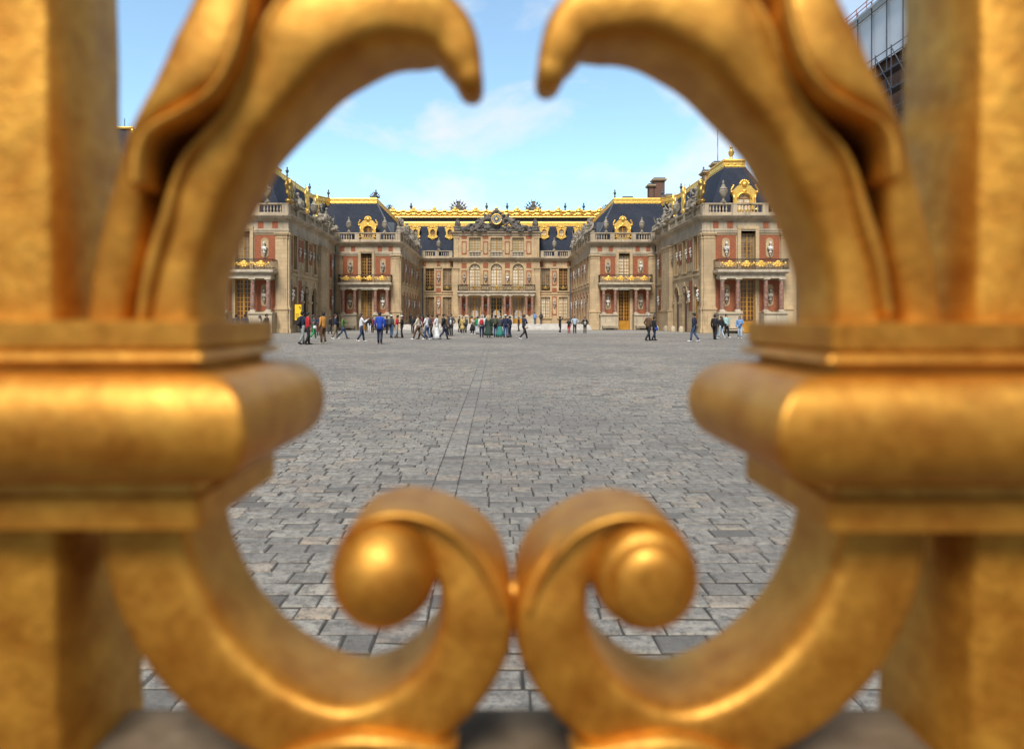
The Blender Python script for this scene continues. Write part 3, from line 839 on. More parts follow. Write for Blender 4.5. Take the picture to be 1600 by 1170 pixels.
def oeil(root, xc, y, z, pane='pane_pale'):
    F = lambda u, v, n: (xc+u, y+n, z+v)
    mb = MB(); half = [(0,-1.35),(.25,-1.2),(.45,-1.05),(.75,-1.0),(.85,-.75),(.7,-.45),(.72,0),(.8,.4),(.98,.75),(.9,.95),(.6,1.0),(.3,1.1),(0,1.2)]
    O = half + [(-u, v) for u, v in half[1:-1][::-1]]
    k = len(O); I = [(.42*math.sin(math.pi-2*math.pi*i/k), -.02+.55*math.cos(math.pi-2*math.pi*i/k)) for i in range(k)]
    for i in range(k): mb.prism([O[i], O[(i+1)%k], I[(i+1)%k], I[i]], -.2, .25, f=F)
    mb.tube([F(.5*math.cos(2*math.pi*i/16), -.02+.64*math.sin(2*math.pi*i/16), -.22) for i in range(17)], .07, 6)
    for sg in (-1,1):
        mb.ell(F(sg*.78,-.8,-.2), (.15,.1,.15),7,5); mb.ell(F(sg*.85,.8,-.2),(.14,.1,.14),7,5); mb.ell(F(sg*.4,.95,-.2),(.14,.1,.12),7,5)
    mb.ell(F(0,1.0,-.25),(.22,.14,.2),8,6); mb.ell(F(0,-1.05,-.22),(.16,.1,.16),8,6)
    fr = mb.build('oval_dormer', MAT['gold'], root)
    mb = MB(); mb.quad(*[F(u, v, 0) for u, v in I]); mb.build('pane', MAT[pane], fr)
    mb = MB(); mb.box(-.03,.03,-.55,.5,-.06,-.005,f=F); mb.box(-.41,.41,-.05,.0,-.05,-.008,f=F); mb.build('window_bars', MAT['ochre'], fr)
    mb = MB(); mb.prism([(.6,-1.0),(.6,.6),(0,.95),(-.6,.6),(-.6,-1.0)], .25, 2.2, f=F); mb.build('dormer_roof', MAT['slate'], fr)

def chimney(root, x0, x1, y0, y1, z0, z1, mat='flue', cap='stone'):
    mb = MB(); mb.box(x0, x1, y0, y1, z0, z1-.25)
    c = mb.build('chimney', MAT[mat], root)
    mb = MB(); w = .16
    mb.box(x0-w, x1+w, y0-w, y1+w, z1-.25, z1-.1); mb.box(x0-w*1.8, x1+w*1.8, y0-w*1.8, y1+w*1.8, z1-.1, z1+.06)
    mb.build('chimney_cap', MAT[cap], c)
    mb = MB(); mb.box(x0-.08, x1+.08, y0-.08, y1+.08, z1+.06, z1+.28); mb.build('chimney_pot', MAT['lead'], c)

def downpipe(fc, u, n=.12):
    mb = MB(); mb.tube([fc.P(u, 10.6, n), fc.P(u, 2.6, n), fc.P(u+.0, 2.3, n+.12), fc.P(u, 2.0, n+.3), fc.P(u, .05, n+.3)], .085, 8)
    for v in (4, 6.2, 8.4, 10.2): mb.lathe([(.11, v), (.11, v+.1)], *fc.P(u, 0, n)[:2], 8)
    mb.build('downpipe', MAT['lead'], fc.root, angle=40)

def front(fc, panes, door_kind='ochre', rightbays=(-1, 1)):
    """three-bay pavilion front: columned porch, balcony, brick panels"""
    win = (-.78, .78, 7.75, 11.2)
    wall(fc, -4.7, 4.7, 0, 10.7, [(-.8, .8, 0, 5.7), (win[0], win[1], 6.75, 10.62)])
    # upper door-window reaches up into the architrave zone: framed in stone
    window(fc, -.78, .78, 6.76, 10.6, panes[0], 'ochre_pale', 4, 8)
    fc.part('window_surround', 'stone', (-1.15, -.78, 6.75, 11.0, -.03, .24), (.78, 1.15, 6.75, 11.0, -.03, .24), (-1.15, 1.15, 11.0, 11.3, -.03, .26), (-.78, .78, 10.62, 11.0, -.03, .14))
    window(fc, -.8, .8, .02, 5.68, panes[1], 'ochre', 4, 9, door=1.25, name='door')
    fc.part('window_surround', 'stone', (-1.12, -.8, 2.0, 5.7, -.03, .12), (.8, 1.12, 2.0, 5.7, -.03, .12), (-1.12, -.8, 0, 2.0, -.03, .14), (.8, 1.12, 0, 2.0, -.03, .14))
    for sg in (-1, 1):
        a, b = sorted((sg*1.24, sg*3.40))
        fc.part('brick_panel', 'brick', (a, b, 7.55, 10.42, -.02, .02))
        fc.part('brick_panel', 'brick', (a, b, 2.3, 5.62, -.02, .02))
        fc.part('panel_moulding', 'stone', (a-.06, b+.06, 10.42, 10.52, -.02, .07)); fc.part('panel_moulding', 'stone', (a-.06, b+.06, 6.95, 7.55, -.02, .06))
        c = sg*2.32
        tablet(fc, c, 7.95, 10.1, .40); tablet(fc, c, 2.8, 5.2, .40)
        for q in (1.9, 3.42): fc.part('brick_panel', 'brick', (sg*q-.3, sg*q+.3, 11.12, 11.80, .05, .125))
        fc.part('porch_plinth', 'plinth', (min(sg*1.13, sg*3.62), max(sg*1.13, sg*3.62), 0, .35, 0, 1.62), (min(sg*1.13, sg*3.56), max(sg*1.13, sg*3.56), .35, 2.02, 0, 1.5), (min(sg*1.13, sg*3.66), max(sg*1.13, sg*3.66), 2.02, 2.2, 0, 1.62))
        fc.part('stone_bench', 'plinth', (min(sg*1.25, sg*3.4), max(sg*1.25, sg*3.4), .50, .62, 1.5, 2.15), (min(sg*1.25, sg*3.4), max(sg*1.25, sg*3.4), .30, .42, 1.62, 2.4), (min(sg*1.4, sg*1.8), max(sg*1.4, sg*1.8), 0, .5, 1.65, 2.05), (min(sg*2.9, sg*3.3), max(sg*2.9, sg*3.3), 0, .5, 1.65, 2.05))
        for q in (1.46, 3.08): column(fc, sg*q, 1.12, 2.2, 5.72)
        pilaster(fc, min(sg*3.5, sg*4.72), max(sg*3.5, sg*4.72))
    fc.part('porch_entablature', 'white_stone', (-3.45, 3.45, 5.72, 5.98, -.02, 1.42), (-3.40, 3.40, 5.98, 6.22, -.02, 1.36), (-3.62, 3.62, 6.22, 6.36, -.02, 1.60), (-3.78, 3.78, 6.36, 6.62, -.02, 1.78))
    railing(fc, -3.66, 3.66, 6.62, 7.74, 1.66, medallions=[(-2.5, .8), (-.75, .75), (.75, .75), (2.5, .8)] if True else ())

# ------------------------------------------------------------------ sculpture kit
mb = MB()   # bust on its bracket, facing -Y, origin at the bracket's foot on the wall
mb.ell((0,-.13,.10),(.07,.10,.14)); mb.ell((0,-.16,.27),(.17,.16,.07)); mb.tube([(0,-.17,.28),(0,-.18,.5)],[.09,.12]); mb.ell((0,-.19,.66),(.25,.15,.20)); mb.ell((-.19,-.18,.76),(.10,.11,.10)); mb.ell((.19,-.18,.76),(.10,.11,.10))
mb.tube([(0,-.19,.8),(0,-.21,1.0)],.07); mb.ell((0,-.22,1.10),(.105,.13,.155)); mb.ell((0,-.16,1.18),(.115,.12,.11)); mb.ell((0,-.35,1.08),(.025,.04,.045)); mb.tube([(-.2,-.25,.8),(.1,-.33,.62),(.22,-.26,.5)],.05)
BUST = bake(mb, 'bust', .03)
mb = MB()   # seated figure, faces +Y
mb.ell((0,.1,.3),(.55,.6,.36)); mb.ell((0,-.1,.75),(.36,.30,.3)); mb.ell((0,-.08,1.2),(.31,.22,.32)); mb.tube([(0,-.05,1.4),(0,0,1.65)],.10); mb.ell((0,.02,1.78),(.15,.18,.20)); mb.ell((0,-.06,1.84),(.17,.17,.16))
for sg in (-1,1):
    mb.tube([(sg*.18,0,.72),(sg*.24,.62,.78)],[.2,.15]); mb.tube([(sg*.24,.62,.78),(sg*.22,.7,.1)],[.14,.09]); mb.ell((sg*.22,.8,.06),(.1,.2,.08))
mb.tube([(-.33,-.05,1.38),(-.62,.15,1.05),(-.35,.5,.98)],[.12,.09,.07]); mb.tube([(.33,-.05,1.38),(.62,.1,1.5),(.72,.3,1.95)],[.12,.09,.07]); mb.tube([(.7,.25,1.3),(.75,.35,2.4)],.04)
mb.tube([(-.45,-.2,1.3),(-.5,-.1,.8),(-.6,.3,.3)],[.1,.16,.14]); mb.tube([(.3,.4,.8),(.5,.6,.4),(.4,.7,.05)],[.12,.15,.12])
SEATED = bake(mb, 'seated', .05)
mb = MB()   # reclining figure, head at -X
mb.ell((-.5,0,.55),(.34,.26,.42)); mb.ell((-.55,.02,1.0),(.28,.2,.26)); mb.tube([(-.55,0,1.2),(-.58,.04,1.4)],.09); mb.ell((-.58,.05,1.5),(.15,.17,.19)); mb.ell((0,0,.3),(.6,.36,.28))
mb.tube([(-.3,.1,.45),(.35,.25,.75),(.75,.2,.2)],[.2,.15,.1]); mb.tube([(-.3,.0,.35),(.5,.05,.45),(1.25,.1,.12)],[.2,.15,.09]); mb.ell((1.35,.12,.1),(.18,.1,.09))
mb.tube([(-.8,.0,1.15),(-1.05,.1,.75),(-.95,.2,.3)],[.11,.08,.07]); mb.tube([(-.32,.05,1.15),(.0,.2,1.2),(.2,.25,1.5)],[.11,.08,.06]); mb.tube([(-.8,-.1,.9),(-.4,-.1,.2),(.4,.2,.15),(1.0,.2,.1)],[.1,.16,.16,.1])
RECLINE = bake(mb, 'reclining', .05)
mb = MB()   # standing draped figure
mb.ell((0,0,.12),(.4,.36,.14)); mb.tube([(0,0,.1),(.03,0,.8),(-.02,0,1.2)],[.30,.27,.24]); mb.ell((0,0,1.5),(.29,.2,.36)); mb.tube([(0,0,1.75),(.02,.03,1.95)],.09); mb.ell((.02,.05,2.08),(.14,.17,.2)); mb.tube([(-.3,0,1.7),(-.5,.15,1.35),(-.25,.35,1.3)],[.11,.09,.07]); mb.tube([(.3,0,1.7),(.52,.05,1.4),(.55,.2,1.05)],[.11,.09,.07])
mb.tube([(-.3,.1,1.6),(.1,.25,1.2),(.3,.2,.4),(.25,.2,.1)],[.07,.12,.14,.16]); mb.tube([(-.2,.2,1.0),(-.22,.24,.1)],[.08,.12])
STAND = bake(mb, 'standing', .05)
mb = MB()   # trophy of arms: cuirass, helmet, shields, flags, fan of spears
mb.ell((0,0,.25),(.55,.35,.28)); mb.tube([(0,0,.2),(0,0,1.5)],.12); mb.ell((0,.05,1.15),(.32,.24,.42)); mb.ell((0,.05,1.75),(.2,.22,.22)); mb.ell((0,-.02,1.98),(.08,.26,.14))
for sg in (-1,1):
    mb.ell((sg*.42,.12,.75),(.3,.12,.38)); mb.tube([(0,0,.5),(sg*.75,-.05,1.95)],.05); mb.tube([(0,0,.5),(sg*.38,-.1,2.3)],.05); mb.tube([(sg*.55,-.05,1.9),(sg*.72,-.05,1.5),(sg*.55,0,1.1),(sg*.66,0,.75)],[.07,.17,.16,.1]); mb.tube([(sg*.1,.2,.3),(sg*.7,.25,.2)],[.12,.05])
TROPHY = bake(mb, 'trophy', .05)
mb = MB()   # wide roof trophy: crowned shield with fan of flags
mb.ell((0,0,.35),(1.2,.4,.36)); mb.ell((0,-.12,.95),(.42,.22,.62)); mb.ell((0,0,1.75),(.22,.2,.22))
for a in (-68,-48,-28,-10,10,28,48,68):
    q = R(a); ln = 2.05-.25*abs(a)/68
    mb.tube([(0,0,.2),(math.sin(q)*ln,0,.1+math.cos(q)*ln)],[.12,.06]); mb.ell((math.sin(q)*ln*.8,-.05,.1+math.cos(q)*ln*.8),(.2,.12,.24)); mb.ell((math.sin(q)*ln*1.02,0,.1+math.cos(q)*ln*1.02),(.09,.08,.13))
for sg in (-1,1): mb.ell((sg*1.15,-.1,.3),(.4,.25,.3)); mb.ell((sg*.65,-.15,.6),(.32,.2,.32))
FAN = bake(mb, 'fan_trophy', .06)
mb = MB()   # covered urn
mb.lathe([(.24,0),(.24,.16),(.12,.22),(.09,.38),(.14,.44),(.30,.72),(.36,1.0),(.33,1.16),(.37,1.2),(.30,1.28),(.17,1.40),(.15,1.55),(.06,1.62),(.10,1.74),(.07,1.86),(.01,1.98)],0,0,14)
URN = mb.mesh('urn', angle=45)
mb = MB()   # small ridge finial urn
mb.lathe([(.16,-.3),(.14,.0),(.09,.1),(.22,.35),(.26,.55),(.14,.68),(.10,.85),(.14,.95),(.02,1.15)],0,0,10)
FINIAL = mb.mesh('finial', angle=45)
MESHC = {}
def put(me, name, mat, label, cat, loc, rz=0, sc=1, group=None):
    key = (me.name, mat)
    if key not in MESHC:
        m2 = me.copy(); m2.materials.clear(); m2.materials.append(MAT[mat]); MESHC[key] = m2
    o = bpy.data.objects.new(name, MESHC[key]); COL.objects.link(o)
    o.location = loc; o.rotation_euler = (0,0,rz); o.scale = sc if isinstance(sc, tuple) else (sc,)*3
    return tag(o, label, cat, group)
def put_bust(fc, u, v, where, white=True, sc=1.15, group='busts on brackets along the palace walls'):
    x, y, z = fc.P(u, v, .05)
    rz = math.atan2(fc.N[1], fc.N[0])+math.pi/2
    put(BUST, 'bust', 'marble' if white else 'grey_bust', ('white marble bust ' if white else 'weathered grey bust ')+where, 'bust', (x, y, z), rz, sc, group)
# ------------------------------------------------------------------ the palace
SIDE = {-1: 'left', 1: 'right'}
ORD = ['first', 'second', 'third', 'fourth', 'fifth', 'sixth', 'seventh', 'eighth', 'ninth', 'tenth']
YA, YB, YC = 68.0, 91.0, 114.6
def poly_roof(name, mat, root, faces):
    mb = MB()
    for f in faces: mb.quad(*f)
    return mb.build(name, MAT[mat], root)

for s in (-1, 1):
    sd = SIDE[s]
    # ---- near pavilion and the wing behind it
    A = thing('near_wing', f'brick and stone palace wing nearest the gate on the {sd} side of the courtyard', 'palace wing', (s*26.8, YA, 0), 0, 'palace wings round the courtyard')
    fa = Fac(s*26.8, YA, (s, 0), (0, -1), A)
    front(fa, ('pane_mid', 'pane_dark'))
    fs_ = Fac(s*22.05, YA, (0, 1), (-s, 0), A)
    opens = [(1.7,2.9,6.9,10.6),(5.9,7.1,6.9,10.6),(9.4,10.6,6.9,10.6),(1.6,2.9,.9,5.0),(5.6,7.5,0,5.3,1),(8.9,10.8,0,5.3,1)]
    wall(fs_, 0, 16.5, 0, 10.7, opens)
    for o in opens[:3]: window(fs_, *o[:4], 'pane_dark', 'ochre', 2, 7); surround(fs_, *o[:4], w=.22, key=False)
    window(fs_, *opens[3][:4], 'pane_dark', 'ochre', 2, 7); surround(fs_, *opens[3][:4], w=.22)
    for o in opens[4:]:
        c = (o[0]+o[1])/2
        mb = MB(); mb.prism([(o[0]+.01,0)]+[(o[1]-.01,0)]+arc(c, o[3]-.95, .94, 0, math.pi, 12), -.37, -.30, f=fs_.P); g = mb.build('gate_leaf', MAT['black'] if s<0 else MAT['flue'], A)
        mb = MB(); ol = arc(c, o[3]-.95, 1.15, 0, math.pi, 12); il = arc(c, o[3]-.95, .95, 0, math.pi, 12)
        mb.prism(ol+il[::-1], -.02, .08, f=fs_.P); fs_.box(mb, c-.16, c+.16, o[3]+.02, o[3]+.5, -.02, .14); mb.build('archivolt', MAT['stone'], A)
    fs_.part('impost', 'stone', (5.0,5.6,3.3,3.55,-.02,.14), (7.5,8.9,3.3,3.55,-.02,.14), (10.8,11.3,3.3,3.55,-.02,.14))
    fs_.part('string_course', 'stone', (1.1,11.3,6.2,6.45,-.02,.12), (3.3,5.5,6.9,7.02,-.02,.09), (7.5,9.0,6.9,7.02,-.02,.09))
    for a, b in ((3.5,4.4),(4.6,5.5),(7.5,8.2),(8.3,9.0)):
        fs_.part('brick_panel', 'brick', (a, b, 7.9, 10.4, -.02, .02)); fs_.part('panel_moulding', 'stone', (a, b, 7.05, 7.75, -.02, .05))
    fs_.part('brick_panel', 'brick', (3.3, 4.9, 2.4, 5.8, -.02, .02)); fs_.part('brick_panel', 'brick', (.75, 1.35, 2.6, 5.8, -.02, .02)); fs_.part('brick_panel', 'brick', (.75, 1.4, 7.3, 10.4, -.02, .02))
    pilaster(fs_, -.02+.02, .62, n=.16); pilaster(fs_, 11.6, 15.2, n=.42, nplinth=.62)
    fs_.part('pilaster', 'stone', (3.05,3.3,.2,10.62,-.02,.10)); 
    fr = Fac(s*22.75, YA+16.5, (0, 1), (-s, 0), A)
    ro = [(1.7,2.9,6.9,10.6),(1.7,2.9,.9,5.0)]
    wall(fr, 0, 6.5, 0, 10.7, ro)
    mb = MB(); mb.quad((s*22.05,YA+16.5,0),(s*22.75,YA+16.5,0),(s*22.75,YA+16.5,10.7),(s*22.05,YA+16.5,10.7)); mb.build('wall_return', MAT['stone'], A)
    for o in ro: window(fr, *o, 'pane_dark', 'ochre', 2, 7); surround(fr, *o, w=.2)
    fr.part('brick_panel', 'brick', (3.3,4.6,7.3,10.4,-.02,.02)); fr.part('brick_panel', 'brick', (3.3,4.6,2.4,5.6,-.02,.02)); fr.part('string_course', 'stone', (0,5.6,6.2,6.45,-.02,.10))
    downpipe(fr, 5.7)
    path = [(s*32, YA), (s*22.05, YA), (s*22.05, YA+16.5), (s*22.75, YA+16.5), (s*22.75, YB-.72)]
    entablature(path, s, A); balustrade(path, s, A)
    for k in range(4): 
        u = 11.9+k*.9
    # roofs
    G = lambda x, y, z: (s*x, YA+y, z)
    poly_roof('pavilion_roof', 'slate', A, [
        (G(22.9,.9,12.5),G(31.3,.9,12.5),G(28.0,4.2,18.9),G(25.9,4.2,18.9)), (G(22.9,.9,12.5),G(22.9,12,12.5),G(25.9,8.8,18.9),G(25.9,4.2,18.9)),
        (G(31.3,.9,12.5),G(31.3,12,12.5),G(28.0,8.8,18.9),G(28.0,4.2,18.9)), (G(22.9,12,12.5),G(31.3,12,12.5),G(28.0,8.8,18.9),G(25.9,8.8,18.9)), (G(25.9,4.2,18.9),G(28,4.2,18.9),G(28,8.8,18.9),G(25.9,8.8,18.9))])
    crest(G(25.8,4.1,19.0), G(28.1,4.1,19.0), A, up=.5, dn=.35, tooth=.9, pitch=.6); crest(G(25.8,8.9,19.0), G(25.8,4.1,19.0), A, up=.5, dn=.35, tooth=.9, pitch=.6)
    poly_roof('wing_roof', 'slate', A, [
        (G(23.0,11,12.5),G(23.0,30,12.5),G(26.4,30,19.0),G(26.4,11,19.0)), (G(26.4,11,19.0),G(26.4,30,19.0),G(30.5,30,19.4),G(30.5,11,19.4)), (G(34,11,12.5),G(34,30,12.5),G(30.5,30,19.4),G(30.5,11,19.4)),
        (G(23.0,11,12.5),G(34,11,12.5),G(30.5,11,19.4),G(26.4,11,19.0))])
    crest(G(26.35,10.5,19.15), G(26.35,24.2,19.15), A, tooth=.7); crest(G(26.35,24.2,19.15), G(24.6,27.0,19.15), A, tooth=.7)
    outline_dormer(A, s*26.8, YA+1.15, 12.9, 1.12, 'pane_pale' if s>0 else 'pane_mid', roof=3.6)
    mb = MB()
    for k, (x, y) in enumerate(((24.0,13.2),(23.8,18.6))):   # little lead dormers on the slope
        mb.box(s*(x-.1)-.0, s*(x+1.4), YA+y-.7, YA+y+.7, 13.6, 15.4)
    mb.build('lead_dormer', MAT['lead'], A)
    if s > 0:
        chimney(A, 26.0, 27.1, YA+11.5, YA+12.7, 17, 19.75, 'stone', 'stone'); chimney(A, 26.6, 27.5, YA+9.6, YA+10.7, 17, 20.35, 'stone', 'stone')
    mb = MB(); mb.quad(G(32,0,0),G(32,30,0),G(32,30,13.5),G(32,0,13.5)); mb.quad(G(31.5,0,0),G(32,0,0),G(32,0,12.4),G(31.5,0,12.4)); mb.build('outer_wall', MAT['stone'], A)
    # ---- far pavilion and marble-court range
    B = thing('marble_court_wing', f'brick and stone palace wing set back along the {sd} edge of the raised marble court', 'palace wing', (s*18.3, YB, 0), 0, 'palace wings round the courtyard')
    fb = Fac(s*18.3, YB, (s, 0), (0, -1), B)
    front(fb, ('pane_dark' if s < 0 else 'pane_pale', 'pane_mid' if s < 0 else 'pane_dark'))
    fm = Fac(s*13.6, YB, (0, 1), (-s, 0), B)
    opens = []
    for k in range(6):
        c = 2.9+3.35*k; opens += [(c-.7,c+.7,6.9,10.6),(c-.7,c+.7,1.3,5.0)]
    wall(fm, 0, YC-YB, 0, 10.7, opens)
    for o in opens: window(fm, *o, 'pane_mid', 'ochre_pale', 2, 6)
    for k in range(6):
        c = 2.9+3.35*k
        surround(fm, c-.7, c+.7, 6.9, 10.6, w=.2, key=False); surround(fm, c-.7, c+.7, 1.3, 5.0, w=.2, key=False)
        c2 = c+1.675
        fm.part('brick_panel', 'brick', (c2-.62,c2+.62,7.2,10.4,-.02,.02)); fm.part('brick_panel', 'brick', (c2-.62,c2+.62,1.5,5.6,-.02,.02))
        put_bust(fm, c2, 8.4, f'{ORD[k]} from front in the upper row of the {sd} marble court wall', k % 2 == 0, .95)
        put_bust(fm, c2, 3.3, f'{ORD[k]} from front in the lower row of the {sd} marble court wall', k % 2 == 1, .95)
    fm.part('string_course', 'stone', (1.3, YC-YB-.2, 6.2, 6.45, -.02, .14))
    pilaster(fm, 0, .75)
    path = [(s*22.7+0, YB), (s*13.6, YB), (s*13.6, YC-.02)]
    entablature(path, s, B); balustrade(path, s, B)
    poly_roof('roof', 'slate', B, [
        (G(14.3,23.8,12.5),G(26.4,23.8,12.5),G(26.4,27.2,19.0),G(17.7,27.2,19.0)), (G(14.3,23.8,12.5),G(14.3,47.5,12.5),G(17.7,47.5,19.0),G(17.7,27.2,19.0)),
        (G(17.7,27.2,19.0),G(30,27.2,19.0),G(30,31,19.25),G(17.7,47.5,19.25)), (G(30,31,19.25),G(30,31,12),G(21,48,12),G(17.7,47.5,19.25))])
    crest(G(26.0,27.1,19.15), G(17.6,27.1,19.15), B, tooth=.75); crest(G(17.65,27.1,19.15), G(17.65,47.5,19.15), B, tooth=.25)
    mb = MB(); mb.tube([G(14.3,23.8,12.6),G(17.7,27.2,19.0)], .13, 6); mb.build('lead_hip', MAT['lead'], B)
    outline_dormer(B, s*18.3, YB+1.2, 12.9, 1.06, 'pane_mid', roof=3.4)
    mb = MB(); mb.box(min(s*14.7,s*16.1), max(s*14.7,s*16.1), YB+2.2, YB+3.6, 13.2, 15.6); mb.build('lead_dormer', MAT['lead'], B)
    if s > 0:
        chimney(B, 24.6, 26.2, YB+8, YB+9.4, 18.6, 23.1); chimney(B, 23.8, 24.5, YB+8, YB+9.2, 18.6, 22.2)
        chimney(B, 26.5, 27.3, YB+8, YB+9, 18.6, 20.6, 'stone'); chimney(B, 20.0, 21.4, YB+9, YB+10, 18.6, 20.4, 'stone')
    else:
        chimney(B, -23.2, -22.2, YB+9, YB+10, 18.6, 20.2); 
    # balustrade decoration
    for k, (u, lab) in enumerate(((-2.45,'outer' ),(2.45,'inner'))):
        pass
    for q, lab in ((-2.55, 'inner'), (2.55, 'outer')):
        put(URN, 'urn', 'sculpture', f'stone urn on the {sd} near balustrade, {lab} side of the gilded dormer', 'urn', (s*(26.8+q), YA+.1, 13.8), 0, 1.25, 'stone urns on the balustrades')
        put(URN, 'urn', 'sculpture', f'stone urn on the set-back {sd} balustrade, {lab} side of the gilded dormer', 'urn', (s*(18.3+q), YB+.1, 13.8), 0, 1.15, 'stone urns on the balustrades')
    face = math.pi/2 if s > 0 else -math.pi/2
    X0 = s*22.15
    gs = 'statues along the palace balustrades'; gt = 'gilded trophies on the balustrades'
    put(TROPHY, 'trophy', 'old_gold', f'gilded trophy of arms topping the court corner of the {sd} near wing', 'trophy', (X0, YA+.9, 13.8), face, 1.3, gt)
    put(SEATED, 'statue', 'sculpture', f'seated stone statue beside the corner trophy of the {sd} near wing', 'statue', (X0, YA+2.6, 13.5), face, 1.3, gs)
    put(RECLINE, 'statue', 'sculpture', f'reclining stone statue on the {sd} near wing behind the corner trophy', 'statue', (X0, YA+4.6, 13.7), face+(0 if s > 0 else math.pi), 1.2, gs)
    put(TROPHY, 'trophy', 'gold', f'bright gilded trophy midway along the {sd} near balustrade', 'trophy', (X0, YA+7.3, 13.8), face, (.8, .8, 1.55), gt)
    put(URN, 'urn', 'sculpture', f'stone urn between two gilded trophies on the {sd} near wing', 'urn', (X0, YA+10.2, 13.8), 0, 1.3, 'stone urns on the balustrades')
    put(TROPHY, 'trophy', 'gold', f'gilded trophy behind the statues at the far end of the {sd} near wing', 'trophy', (s*22.9, YA+14.2, 14.2), face, (.9, .9, 1.55), gt)
    put(SEATED, 'statue', 'sculpture', f'seated stone statue before the far gilded trophy on the {sd} near wing', 'statue', (X0, YA+13.4, 13.7), face, 1.25, gs)
    put(STAND, 'statue', 'sculpture', f'standing stone statue at the far end of the {sd} near wing balustrade', 'statue', (X0, YA+15.8, 13.7), face, 1.05, gs)
    put(RECLINE, 'statue', 'sculpture', f'reclining stone statue where the {sd} near wing meets the set-back pavilion', 'statue', (s*22.7, YA+19.2, 13.7), face, 1.1, gs)
    put(SEATED, 'statue', 'sculpture', f'seated stone statue in the corner before the {sd} set-back pavilion', 'statue', (s*22.7, YA+21.6, 13.7), face, .95, gs)
    seq = [SEATED, TROPHY, RECLINE, STAND, SEATED, RECLINE, TROPHY, SEATED, STAND, RECLINE]
    for k, me in enumerate(seq):
        nm = {SEATED: 'seated', STAND: 'standing', RECLINE: 'reclining'}.get(me)
        y = YB+.9+2.3*k
        if nm: put(me, 'statue', 'sculpture', f'{nm} stone statue, {ORD[k]} sculpture from front on the {sd} marble court balustrade', 'statue', (s*13.75, y, 13.6), face+random.uniform(-.4,.4), 1.25, gs)
        else: put(me, 'trophy', 'sculpture', f'stone trophy, {ORD[k]} sculpture from front on the {sd} marble court balustrade', 'trophy', (s*13.75, y, 13.7), face, 1.2, 'stone trophies on the palace')
    # busts on the fronts
    for fc, nm, whs in ((fa, 'near wing front', (1,1,0,0)), (fb, 'set-back pavilion front', (0,1,1,0) if s > 0 else (0,0,1,0))):
        for sg, lb in ((-1, 'courtward'), (1, 'outer')):
            i = 0 if sg < 0 else 1
            if s < 0 and fc is fa and sg > 0: continue
            wu = whs[i] if s > 0 else whs[i]; wl = whs[2+i]
            put_bust(fc, sg*2.32, 8.2, f'in the {lb} upper panel, {sd} {nm}', bool(wu))
            put_bust(fc, sg*2.32, 3.2, f'under the porch, {lb} panel, {sd} {nm}', bool(wl))
    for k, u in enumerate((3.7, 5.25, 7.55, 8.9, 11.2)):
        put_bust(fs_, u, 8.4, f'{ORD[k]} from front, upper courtyard flank of the {sd} near wing', k != 4, .85)
    put_bust(fs_, 4.2, 3.4, f'beside the arches, lower flank of the {sd} near wing', True, 1.0); put_bust(fs_, 1.05, 3.4, f'by the front corner, lower flank of the {sd} near wing', True, 1.0)
    put_bust(fr, 3.9, 8.4, f'high on the recess between the two {sd} pavilions', True, 1.0); put_bust(fr, 3.9, 3.4, f'low on the recess between the two {sd} pavilions', True, 1.0)
    for k, (x, y) in enumerate(((26.35, 13.0),(26.35, 22.8),(24.8,27.1),(17.75,27.1))):
        put(FINIAL, 'finial', 'lead', f'small lead urn finial, {ORD[k]} from the front on the {sd} gilded roof ridge', 'finial', (s*x, YA+y, 19.8), 0, .85, 'finials on the roof ridges')
    put(FINIAL, 'finial', 'gold', f'gilded finial on the peak of the {sd} near pavilion roof', 'finial', (s*26.9, YA+5, 19.8), 0, 1.3, 'finials on the roof ridges')

